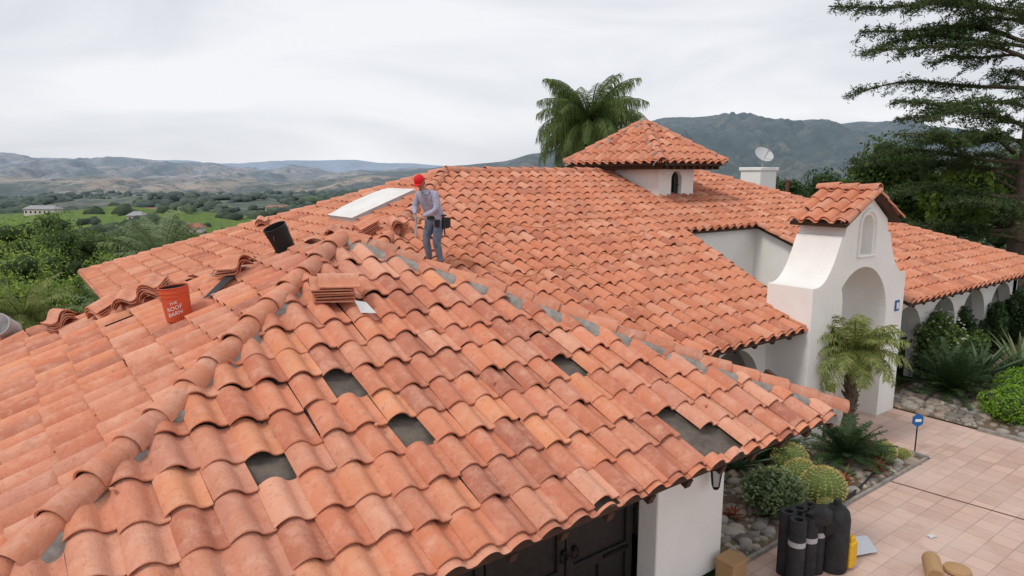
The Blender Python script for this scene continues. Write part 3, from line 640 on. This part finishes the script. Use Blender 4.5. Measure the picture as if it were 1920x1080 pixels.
palm('sago_palm',(11.35,5.45,0),.18,.14,46,.80,.16,M['sago'],elev=(0.0,1.2),droop=.5,leafdroop=.1,npair=38,lw=.008,seed=3)
palm('sago_palm',(16.9,5.9,0),.15,.14,60,1.15,.20,M['sago'],elev=(0.05,1.35),droop=.5,leafdroop=.1,npair=42,lw=.010,seed=4)
palm('sago_palm',(10.3,6.3,0),.15,.12,40,.7,.15,M['sago'],elev=(0.1,1.3),droop=.5,leafdroop=.1,npair=34,lw=.008,seed=5)
def agave(name,loc,n,ln,wd,m,seed,up=(.15,1.35)):
    rg=random.Random(seed); b=MB()
    for i in range(n):
        az=i*2.4; el=up[1]+(up[0]-up[1])*((i+.5)/n); d=Vector((math.cos(az),math.sin(az),0)); s=Vector((-d.y,d.x,0)); V=[];F=[];L_=ln*rg.uniform(.85,1.1); p=Vector((0,0,.02))
        for k in range(6):
            t=k/5; w_=wd*(1-t)**.55*(.7+1.2*t*(1-t)); e_=el-.35*t; nn=Vector((0,0,1))*math.cos(e_)-d*math.sin(e_); V+= [p-s*w_+nn*w_*.45,p-nn*.01,p+s*w_+nn*w_*.45]; p=p+(d*math.cos(e_)+Vector((0,0,math.sin(e_))))*L_/5
        for k in range(5): F+=[(3*k,3*k+1,3*k+4,3*k+3),(3*k+1,3*k+2,3*k+5,3*k+4)]
        b.add(V,F)
    return b.obj(name,m,None,smooth=True,loc=loc,ang=60)
agave('agave',(18.6,5.9,0),34,1.2,.08,M['agave'],1); agave('agave',(20.2,5.6,0),30,1.25,.07,M['leafg'],2); agave('agave',(9.6,6.45,0),26,.75,.06,M['agave'],3); agave('agave',(8.5,6.3,0),22,.5,.07,M['leafg'],4)
agave('agave',(11.2,6.6,0),24,.6,.05,M['agave'],6)
for i,(x,y) in enumerate([(11.6,5.0),(11.9,5.35),(12.3,5.6),(10.9,5.2),(17.6,4.95),(18.3,5.3),(10.6,5.1),(11.9,5.0),(8.2,5.5),(10.8,5.6),(11.4,4.95)]): agave('succulent',(x,y,0),18,.20,.045,M['leafg'] if i%2 else M['pot'],20+i)
def barrel(loc,r,seed):
    e=empty('barrel_cactus',loc); n=96; ribs=22; V=[];F=[]; sp=MB(); m_=18
    for j in range(m_+1):
        th_=math.pi*(j/m_)*.93; rr=math.sin(th_)*r; z=r*.95+math.cos(th_)*r*.98 - (.06*r if j==0 else 0)
        for i in range(n):
            a=2*math.pi*i/n; k=1+.07*(abs(math.cos(a*ribs/2))*2-1); V.append((rr*k*math.cos(a),rr*k*math.sin(a),z))
    for j in range(m_):
        for i in range(n): k=(i+1)%n; F.append((j*n+i,j*n+k,(j+1)*n+k,(j+1)*n+i))
    mk('body',V,F,M['cactus'],e,smooth=True)
    rg=random.Random(seed)
    for i in range(ribs):
        a=2*math.pi*i/ribs
        for j in range(1,15):
            th_=math.pi*j/16*.9; nrm=Vector((math.sin(th_)*math.cos(a),math.sin(th_)*math.sin(a),math.cos(th_))); p=Vector((nrm.x*r*1.07,nrm.y*r*1.07,r*.95+nrm.z*r*.98))
            for q in range(4):
                d=(nrm+Vector((rg.gauss(0,.7),rg.gauss(0,.7),rg.gauss(0,.7)))).normalized(); t=d.orthogonal().normalized()*.004; sp.add([p-t,p+t,p+d*r*.16],[(0,1,2)])
    sp.obj('spines',M['spine'],e); return e
for i,(x,y,r) in enumerate([(9.75,4.98,.30),(12.1,5.15,.19),(10.35,5.9,.27),(9.5,4.78,.13),(10.0,5.5,.24),(9.25,4.9,.1),(9.5,5.7,.2),(12.4,4.95,.12)]): barrel((x,y,-.03),r,i)
bush('euphorbia_shrub',(8.85,5.25,0),(.50,.45,.40),4200,.07,M['leafg'],20)
bush('small_shrub',(8.2,6.5,0),(.4,.35,.3),900,.07,M['leafm'],8)
bush('small_shrub',(12.1,6.6,0),(.3,.3,.22),700,.06,M['leafm'],8)
for i,(x,y,rx,ry,rz) in enumerate([(16.4,4.5,.85,.65,.38),(17.9,4.7,.85,.65,.44),(19.2,4.6,.8,.6,.42)]): bush('box_hedge',(x,y,0),(rx,ry,rz),9500,.055,M['leafb'],20)
bush('flowering_shrub',(18.2,6.75,0),(.85,.6,.95),6000,.10,M['leafm'],18); bush('flowering_shrub',(19.6,6.6,0),(.7,.5,.7),3500,.10,M['leafm'],12)
b=MB()
for k in range(90):
    d=Vector(rng.normal(size=3)).normalized(); c=Vector((18.2+d.x*.82,6.75+d.y*.6,.9+d.z*.8)); b.tube([c,c+Vector((0,0,.025))],[.018,.03],6)
b.obj('white_blossoms',M['blossom'],None)
for x in (20.0,22.0,24.0): bush('ivy_column',(x,6.9,0),(.5,.42,.95),2600,.11,M['leafd'],14)
for i in range(9): bush('ground_shrub',(19.5+i*.95,4.2+random.uniform(-.6,1.6),0),(.6,.5,random.uniform(.2,.45)),1200,.09,random.choice([M['leafm'],M['leafd'],M['leafb']]),8)
palm('mediterranean_palm',(23.3,5.3,0),.5,.14,34,1.3,.35,M['leafg'],elev=(-.1,1.3),droop=.6,leafdroop=.2,npair=26,lw=.02,seed=9)
palm('queen_palm',W(3.35,30,0),7.0,.2,78,2.9,.72,M['palm'],elev=(-.7,1.3),droop=2.0,leafdroop=1.1,npair=78,lw=.014,seed=21)
# cedar
def cedar(name,base,H_):
    e=empty(name,base); b=MB(); b.tube([(0,0,-.5),(.1,0,H_*.3),(0,.1,H_*.6),(.1,0,H_)],[.42,.33,.22,.05],12); C=[];rg=random.Random(5)
    lft=-W(1,0,0).normalized(); z=2.2; i=0
    while z<H_-.4:
        z+=rg.uniform(.15,.36); i+=1
        tow=(i%3==0)
        ang=math.atan2(lft.y,lft.x)+rg.gauss(0,.42) if tow else i*2.4+rg.gauss(0,.3)
        mx=8.5 if z<12.5 else 8.5*(H_-z)/(H_-12.5)+1; L_=mx*(rg.uniform(.75,1.03) if tow else rg.uniform(.45,.85))
        if z<5.5: L_*=.85
        d=Vector((math.cos(ang),math.sin(ang),0)); s=Vector((-d.y,d.x,0)); pts=[]; up=rg.uniform(.05,.38); n=10; wv=rg.uniform(-1,1)
        for k in range(n+1):
            t=k/n; pts.append(d*L_*t+s*math.sin(t*3.2+i)*wv*.12*L_+Vector((0,0,z+L_*up*t*(1.25-t*1.05)+.12*math.sin(t*9+i))))
        b.tube(pts,[.085*(1-t/n*.9)*(L_/6)**.5+.008 for t in range(n+1)],5)
        nt=int(L_/.24)
        for k in range(nt):
            t=.25+.75*k/nt; f_=t*n; ia=min(int(f_),n-1); p=pts[ia].lerp(pts[ia+1],f_-ia)
            if rg.random()<.15: continue
            for sg in (-1,1):
                tl_=(1.6*(1-t)**.6+.45)*rg.uniform(.35,1.1); dd=(s*sg+d*rg.uniform(.35,1.)+Vector((0,0,rg.gauss(.06,.24)))).normalized(); q_=p+dd*tl_-Vector((0,0,.20*tl_))
                b.tube([p,p.lerp(q_,.5)+Vector((0,0,.05)),q_],[.014,.01,.004],3,False)
                mm=int(tl_/.018)
                for x in range(mm):
                    y=x/mm; th=.03+.12*math.sin(y*3.1); C.append(p+dd*tl_*y+Vector((rg.gauss(0,.07),rg.gauss(0,.07),rg.gauss(-.01,th*.8)-.20*tl_*y*y)))
    b.obj('trunk_and_limbs',M['trunk'],e,smooth=True); C=np.array([tuple(c) for c in C]); V,F=leafquads(C,.19,flat=.25,asp=.22); npmesh('needles',V,F,M['cedar'],e); return e
cedar('cedar_tree',W(23.0,31,-.6),18.5)
for i,(r,f,h,rd,m,) in enumerate([(19.5,36,7.0,3.0,'leafm'),(24,42,7.6,3.5,'leafm'),(28,38,7.8,3.6,'leafm'),(33,46,9,4,'leafd'),(22,50,7.6,3.6,'leafd'),(30,34,6.5,3,'leafm'),(26.5,33,6.2,2.4,'leafl'),(17.5,46,6.4,3,'leafd'),(36,40,9,4,'leafm'),(21.5,33,5.6,2.0,'leafl')]):
    tree('broadleaf_tree',W(r,f,gh(r,f)),h-gh(r,f)*.55,rd,9000,.24,M[m],32)
LT=[(-22,30,-.1,2.6,'leafl'),(-26,36,1.0,3.2,'leafl'),(-19,33,.2,2.3,'leafm'),(-30,40,2.4,3.6,'leafl'),(-17.5,38,1.3,2.8,'leafl'),(-24,44,2.6,3.2,'leafm'),(-33,50,3.4,4,'leafm'),(-21,52,.6,3.4,'leafl'),(-14,50,.8,3,'leafm'),(-28,58,1,4,'leafm'),(-40,56,2.4,4.2,'leafl'),(-12,62,-.5,3.4,'leafm'),(-35,70,0,4.4,'leafd'),(-20,72,-.6,4.2,'leafm'),(-48,75,1,5,'leafm'),(-26,27,-.6,2.4,'leafl'),(-20.5,25,-1.4,1.8,'leafl'),(-9,66,-1,3.4,'leafm'),(-44,64,2,4,'leafd'),(-17,29,-1.2,1.8,'leafl'),(-52,90,0,5,'leafm'),(-30,88,-3,5,'leafd')]
for r,f,zt,rd,m in LT:
    g=gh(r,f); tree('garden_tree',W(r,f,g),max(3,zt-g),rd,11000,.15 if f<45 else .22,M[m],34,crown=.8)
palm('feather_palm',W(-15.2,29.5,gh(-15,29)),max(1,1.1-gh(-15,29)),.15,38,2.6,.6,M['leafg'],elev=(-.1,1.35),droop=.9,leafdroop=.4,npair=54,lw=.016,seed=14)
palm('feather_palm',W(-18.7,25.5,gh(-19.5,25.5)),max(1,-.6-gh(-19.5,25.5)),.2,36,2.2,.5,M['palmy'],elev=(-.5,1.2),droop=1.4,leafdroop=.6,npair=50,lw=.014,seed=15)
palm('feather_palm',W(-12.4,20.5,0),.9,.15,26,1.2,.35,M['leafg'],elev=(-.1,1.2),droop=.8,leafdroop=.3,npair=30,lw=.012,seed=16)
# distant trees
def ico(sub):
    bm=bmesh.new(); bmesh.ops.create_icosphere(bm,subdivisions=sub,radius=1); a=np.array([v.co[:] for v in bm.verts]); f=np.array([[v.index for v in q.verts] for q in bm.faces]); bm.free(); return a,f
def variants(base):
    out=[]
    for s in range(10):
        k=np.array([1+.55*noise.noise(Vector(v)*2.0+Vector((s*7,0,0)))+.30*noise.noise(Vector(v)*5+Vector((s*3,0,0))) for v in base]); out.append(base*k[:,None])
    return out
b3,f3=ico(3); b1,f1=ico(2); v3=variants(b3); v1=variants(b1)
Vs_=[];Fs=[];cnt=0;nb=0
while cnt<12000:
    f=75*(3000/75)**(rng.random()**.65); r=float(f*rng.uniform(-.85,.95)); 
    if f<400 and r>0 and rng.random()<.8: continue
    dens=noise.noise(Vector((r/150,f/190,0)))+.5*noise.noise(Vector((r/45,f/60,0)))
    if dens<-.02+float(rng.normal(0,.12)): continue
    if ((r+330)/165)**2+((f-520)/120)**2<1 and rng.random()<.93: continue
    near=f<320; s=float(rng.uniform(1.8,5.0))*(1+f/1700); g=gh(r,f); vv=v3 if near else v1; wv=vv[int(rng.integers(10))]*np.array([s*rng.uniform(.9,1.6),s*1.1,s*rng.uniform(.55,1.15)])
    p=W(r,f,g+s*.4); Vs_.append(wv+np.array(p)); Fs.append((f3 if near else f1)+nb); nb+=len(wv); cnt+=1
npmesh('distant_trees',np.concatenate(Vs_),np.concatenate(Fs),M['far'],smooth=False)
# vineyard rows
V=[];F=[]
for k in range(36):
    f0=420+k*6.8
    for i in range(66):
        r=-490+i*5.; f=f0+r*.12+40
        g=gh(r,f); b0=len(V); hh=1.9+.5*noise.noise(Vector((r/4,f/4,0)))
        V+= [W(r,f-1.1,g-.2),W(r,f,g+hh),W(r,f+1.1,g-.2)]
        if i>0: F+=[(b0-3,b0-2,b0+1,b0),(b0-2,b0-1,b0+2,b0+1)]
mk('vineyard',V,F,M['vine'],smooth=False)
hw=mat('far_wall',(.6,.55,.48),.9,haze_tint=True); hr=mat('far_roof',(.32,.13,.08),.9,haze_tint=True); hg=mat('far_roof_grey',(.3,.3,.3),.9,haze_tint=True)
for (r,f,wd,rf) in [(-345,505,26,hg),(-420,600,24,hr),(-195,420,10,hr),(-150,430,12,hr),(-90,700,18,hr),(-235,430,9,hg),(-310,900,25,hr),(-40,800,20,hr),(-200,1200,30,hg),(-120,560,16,hr),(-480,900,30,hr),(-60,1100,26,hr),(-260,700,16,hg)]:
    g=gh(r,f)+1.5; e=empty('distant_house',W(r,f,g)); e.rotation_euler=(0,0,math.radians(-37+random.uniform(-20,20)))
    b=MB(); b.box((0,0,1.0),(wd,8,7)); b.obj('walls',hw,e); y=4.8; x=wd/2+.8
    mk('roof',[(-x,-y,4.5),(x,-y,4.5),(x,y,4.5),(-x,y,4.5),(-x+3,0,7),(x-3,0,7)],[(0,1,5,4),(1,2,5),(2,3,4,5),(3,0,4)],rf,e)
    b=MB()
    for k in range(int(wd/4)): b.box((-wd/2+2+k*4,-4.02,2.2),(1.5,.06,1.6))
    b.obj('windows',M['dark'],e)
# ------------------------------------------------------------------ yard items
rolls=empty('roofing_felt_rolls',(7.45,4.08,0)); rolls.scale=(1,1,.84)
b=MB()
for i,(x,y,h) in enumerate([(0,0,1.0),(.22,-.03,.98),(.43,-.02,1.02),(.10,.19,1.0),(.33,.18,.97),(.55,.15,.95)]):
    Mx=Matrix.Translation((x,y,0)); b.lathe([(.10,0),(.102,.01),(.102,h-.01),(.098,h),(.055,h),(.05,h-.02),(.05,h-.2)],20,Mx)
b.obj('rolls',M['rollb'],rolls,smooth=True)
b=MB()
for i,(x,y) in enumerate([(0,0),(.22,-.03),(.43,-.02)]): b.lathe([(.1035,.60),(.1035,.68)],20,Matrix.Translation((x,y,0)))
b.obj('paper_bands',M['grey'],rolls,smooth=True)
b=MB(); lumpy(b,(.36,-.08,.96),(.22,.13,.14),3,3); lumpy(b,(.50,-.08,.78),(.12,.12,.22),8,3); bg_=b.obj('black_bag',M['black'],rolls,smooth=True)
tank=empty('compressor_tank',(8.12,3.95,0)); b=MB(); b.lathe([(.001,0),(.15,0),(.17,.03),(.17,.70),(.15,.80),(.10,.86),(.05,.88),(.05,.93),(.03,.95),(.001,.95)],24); b.obj('tank',M['rollb'],tank,smooth=True,ang=50); b=MB(); b.box((.16,-.12,.22),(.16,.14,.34)); b.box((.16,-.12,.42),(.10,.1,.08)); bevel(b.obj('yellow_case',M['yellow'],tank),.02)
mk('metal_flashing',[(8.45,3.95,.03),(8.9,3.75,.05),(9.0,3.95,.16),(8.6,4.2,.14),(8.75,4.35,.03)],[(0,1,2,3),(3,2,4)],M['metal'])
br=empty('burlap_roll',(9.0,3.12,.1)); b=MB(); 
Mx=Matrix.Rotation(math.radians(90),4,'Y')@Matrix.Translation((0,0,-.25)); b.lathe([(.001,0),(.03,0),(.10,.01),(.105,.03),(.105,.45),(.10,.47),(.03,.48),(.001,.48)],20,Mx)
for k in range(4): b.lathe([(.02+.02*k,-.004),(.028+.02*k,-.006)],20,Mx)
b.obj('roll',M['tan'],br,smooth=True,ang=30); br.rotation_euler=(0,0,.5)
b=MB(); b.lathe([(.12,0),(.16,.03),(.15,.06),(.06,.09),(.001,.09)],20,Matrix.Translation((9.3,2.95,0))); b.obj('straw_hat',M['tan'],None,smooth=True)
bx=empty('irrigation_box',(6.92,4.62,0)); b=MB(); b.box((0,0,.12),(.3,.26,.24)); b.box((0,0,.255),(.33,.29,.03)); bevel(b.obj('box',M['tan'],bx),.015)
mk('paper_scrap',[(9.9,3.5,.01),(10.02,3.46,.02),(10.05,3.53,.01),(9.93,3.56,.03)],[(0,1,2,3)],M['sheetw'])
ys=empty('yard_sign',(12.85,4.95,0)); b=MB(); b.tube([(0,0,0),(0,0,.5)],.012,6); b.obj('stake',M['black'],ys)
pr=[(.11*math.sin(a),.50+.13+.13*math.cos(a)) for a in [math.pi*2*i/6 for i in range(6)]]
mk('panel',[(x,-.01,z) for x,z in pr]+[(x,.01,z) for x,z in pr],[tuple(range(6)),tuple(range(11,5,-1))]+[(i,i+6,(i+1)%6+6,(i+1)%6) for i in range(6)],M['blue'],ys,rot=(0,0,-.6)); b=MB(); b.box((0,-.014,.63),(.11,.004,.05)); b.obj('white_band',M['white'],ys,rot=(0,0,-.6))
for (x,y) in ((9.7,6.7),(10.9,7.6),(8.6,6.75)):
    e=empty('terracotta_urn',(x,y,0)); b=MB(); b.lathe([(.001,0),(.14,0),(.18,.1),(.25,.35),(.27,.55),(.22,.75),(.16,.85),(.2,.92),(.2,.95),(.15,.94),(.13,.8)],24); b.obj('body',M['pot'],e,smooth=True)
b=MB()
for k,(pp) in enumerate([[(5.9,9.6),(7.2,8.9),(8.8,9.1),(10.2,9.5),(11.3,10.3)],[(6.0,9.7),(7.5,10.8),(9.5,10.6),(12.5,11.2)]]):
    pts=[]
    for a,c in zip(pp[:-1],pp[1:]):
        for q in range(8): t=q/8; x=a[0]+(c[0]-a[0])*t; y=a[1]+(c[1]-a[1])*t+.15*math.sin(t*6.28+k); pts.append(mp_(x,y)+Vector((0,0,.135)))
    b.tube(pts,.007,5)
b.obj('safety_rope',M['rope'],None)
# ------------------------------------------------------------------ worker
wk=empty('roof_worker',(5.66,9.58,3.49)); wk.rotation_euler=(0,0,math.radians(106)); wk.scale=(.88,.88,.88)
def skin(name,verts,edges,rads,root=0,sub=2):
    me=bpy.data.meshes.new(name); me.from_pydata(verts,edges,[]); o=bpy.data.objects.new(name,me); link(o)
    m=o.modifiers.new('s','SKIN'); m.use_smooth_shade=True; sv=me.skin_vertices[0].data
    for i,r in enumerate(rads): sv[i].radius=(r if isinstance(r,tuple) else (r,r)); sv[i].use_root=(i==root)
    m2=o.modifiers.new('u','SUBSURF'); m2.levels=sub
    dg=bpy.context.evaluated_depsgraph_get(); dg.update(); r_=bpy.data.meshes.new_from_object(o.evaluated_get(dg)); bpy.data.objects.remove(o); return r_
J={'pel':((0,-.03,.92),(.17,.13)),'sp':((0,.04,1.07),(.165,.125)),'ch':((0,.16,1.25),(.19,.14)),'nb':((0,.25,1.38),(.10,.09)),'nk':((0,.31,1.44),(.058,.058)),'hd':((0,.35,1.50),(.05,.05)),
 'hl':((-.10,-.03,.86),(.115,.115)),'kl':((-.11,.09,.49),(.078,.082)),'al':((-.12,-.02,.10),(.060,.062)),'fl':((-.13,.10,.03),(.045,.032)),
 'hr':((.10,-.03,.86),(.115,.115)),'kr':((.12,.13,.53),(.078,.082)),'ar':((.13,.02,.16),(.060,.062)),'fr':((.14,.14,.10),(.045,.032)),
 'sl':((-.20,.20,1.34),(.078,.078)),'el':((-.27,.21,1.07),(.064,.064)),'wl':((-.09,.42,.96),(.038,.036)),
 'sr':((.20,.20,1.34),(.078,.078)),'er':((.28,.23,1.09),(.064,.064)),'wr':((.07,.44,1.00),(.038,.036))}
names=list(J); idx={k:i for i,k in enumerate(names)}
ed=[('pel','sp'),('sp','ch'),('ch','nb'),('nb','nk'),('nk','hd'),('pel','hl'),('hl','kl'),('kl','al'),('al','fl'),('pel','hr'),('hr','kr'),('kr','ar'),('ar','fr'),('ch','sl'),('sl','el'),('el','wl'),('ch','sr'),('sr','er'),('er','wr')]
me=skin('body',[J[k][0] for k in names],[(idx[a],idx[b_]) for a,b_ in ed],[J[k][1] for k in names])
ml=['shirt','jean','boot','skin']; 
for k in ml: me.materials.append(M[k])
def segd(p,a,b_):
    a=Vector(a);b_=Vector(b_);t=max(0,min(1,(p-a).dot(b_-a)/(b_-a).length_squared)); return (p-(a+(b_-a)*t)).length,t
for f in me.polygons:
    c=f.center; best=min(((segd(c,J[a][0],J[b_][0])[0],a,b_) for a,b_ in ed)); a,b_=best[1],best[2]
    if c.z<.90 and a in('pel','hl','hr','kl','kr','sp'): mi=1
    elif b_ in('fl','fr'): mi=2
    elif b_ in('al','ar'): mi=1 if c.z>J[b_][0][2]+.03 else 2
    elif b_=='hd' or (b_=='nk' and c.z>1.42): mi=3
    else: mi=0
    f.material_index=mi
me.shade_smooth(); o=bpy.data.objects.new('body',me); link(o,wk)
tx=bpy.data.textures.new('folds','CLOUDS'); tx.noise_scale=.10; dm=o.modifiers.new('d','DISPLACE'); dm.texture=tx; dm.strength=.032; dm.mid_level=.5
hdE=empty('head'); hdE.parent=wk; hdE.location=(0,.37,1.56); hdE.rotation_euler=(math.radians(-34),0,math.radians(12))
bm=bmesh.new(); bmesh.ops.create_uvsphere(bm,u_segments=28,v_segments=20,radius=1)
for v in bm.verts:
    x,y,z=v.co; X,Y,Z=x*.076,y*.095,z*.118
    if z<0: X*=1-.30*(-z)**1.5; Y*=1-.10*(-z)
    if y>0: 
        Y+= .026*math.exp(-((x/.16)**2+((z+.12)/.20)**2)); Y-=.010*math.exp(-(((abs(x)-.38)/.18)**2+((z-.08)/.13)**2)); Y+=.008*math.exp(-((x/.3)**2+((z+.46)/.07)**2)); Y+=.010*math.exp(-((x/.3)**2+((z+.85)/.18)**2))
    if y>-.15 and y<.15: X+=math.copysign(.014*math.exp(-((z/.22)**2+(y/.12)**2)),x)*(abs(x)>.8)
    v.co=(X,Y,Z)
me=bpy.data.meshes.new('face'); bm.to_mesh(me); bm.free(); me.materials.append(M['skin']); me.shade_smooth(); o=bpy.data.objects.new('face',me); link(o,hdE)
b=MB(); lumpy(b,(0,-.022,.01),(.080,.088,.10),1,3); b.obj('hair',M['hair'],hdE,smooth=True)
b=MB()
for sx in (-1,1): b.lathe([(.001,-.011),(.009,-.006),(.012,0),(.009,.006),(.001,.011)],10,Matrix.Translation((sx*.029,.083,.012)))
b.obj('eyes',M['dark'],hdE,smooth=True)
b=MB(); b.lathe([(.001,.14),(.03,.138),(.065,.118),(.088,.075),(.094,.035),(.093,.025)],24,Matrix.Translation((0,-.004,0))@Matrix.Diagonal((1,1.13,1,1)))
V=[];n=13
for i in range(n):
    a=math.radians(25+130*i/(n-1)); V.append((.084*math.cos(a),.096*math.sin(a)-.004,.032)); 
for i in range(n):
    a=math.radians(25+130*i/(n-1)); q=math.sin(math.pi*i/(n-1))**.6; V.append((.084*math.cos(a),.096*math.sin(a)+.075*q,.022-.012*abs(math.cos(a)))) 
b.add(V,[(i,i+1,i+1+n,i+n) for i in range(n-1)]); b.add([(x,y,z-.006) for x,y,z in V],[(i,i+n,i+1+n,i+1) for i in range(n-1)])
b.obj('cap',M['red'],hdE,smooth=True)
def hand(name,w_,dirv,side):
    w_=Vector(w_); d=Vector(dirv).normalized(); s=d.cross(Vector((0,0,1))).normalized()*side; dn=s.cross(d)*side
    if dn.z>0: dn=-dn
    V=[w_,w_+d*.045,w_+d*.085]; E_=[(0,1),(1,2)]; R_=[.026,(.036,.02),(.036,.018)]
    for k in range(4):
        b0=len(V); base_=w_+d*.09+s*(-.028+.019*k); ln=[.036,.041,.038,.03][k]; V+=[base_,base_+d*ln*.8+dn*ln*.5,base_+d*ln*.7+dn*ln*1.3,base_+d*ln*.2+dn*ln*1.7]; E_+=[(2,b0),(b0,b0+1),(b0+1,b0+2),(b0+2,b0+3)]; R_+=[.0105,.0095,.009,.008]
    b0=len(V); V+=[w_+d*.03-s*.035,w_+d*.055-s*.05+dn*.02,w_+d*.08-s*.045+dn*.04]; E_+=[(1,b0),(b0,b0+1),(b0+1,b0+2)]; R_+=[.013,.011,.009]
    me=skin(name,[tuple(v) for v in V],E_,R_,0,1); me.materials.clear(); me.materials.append(M['skin']); me.shade_smooth(); o=bpy.data.objects.new(name,me); link(o,wk)
hand('hand_left',(-.09,.42,.96),(.35,.5,-.75),1); hand('hand_right',(.07,.44,1.00),(-.3,.5,-.75),-1)
b=MB(); b.tube([(0,.49,.98),(0,.49,.76)],.022,10); b.tube([(0,.49,.76),(0,.51,.58)],[.03,.014],10); b.box((0,.46,.93),(.03,.10,.03)); b.obj('caulking_gun',M['metal'],wk,smooth=True)
b=MB(); b.lathe([(.178,.0),(.184,.01),(.182,.06),(.175,.065)],28,Matrix.Translation((0,-.01,.89))@Matrix.Diagonal((1,.80,1,1)))
for (x,y,sx,sy,sz) in ((-.18,-.06,.09,.16,.20),(.18,-.04,.09,.16,.20),(-.12,-.17,.14,.10,.18),(-.14,.09,.08,.07,.14)): b.box((x,y,.82),(sx,sy,sz)); 
b.tube([(-.21,-.02,.93),(-.22,-.02,.6)],.013,6); b.box((-.21,-.02,.96),(.03,.11,.03))
bevel(b.obj('tool_belt',M['black'],wk),.012)
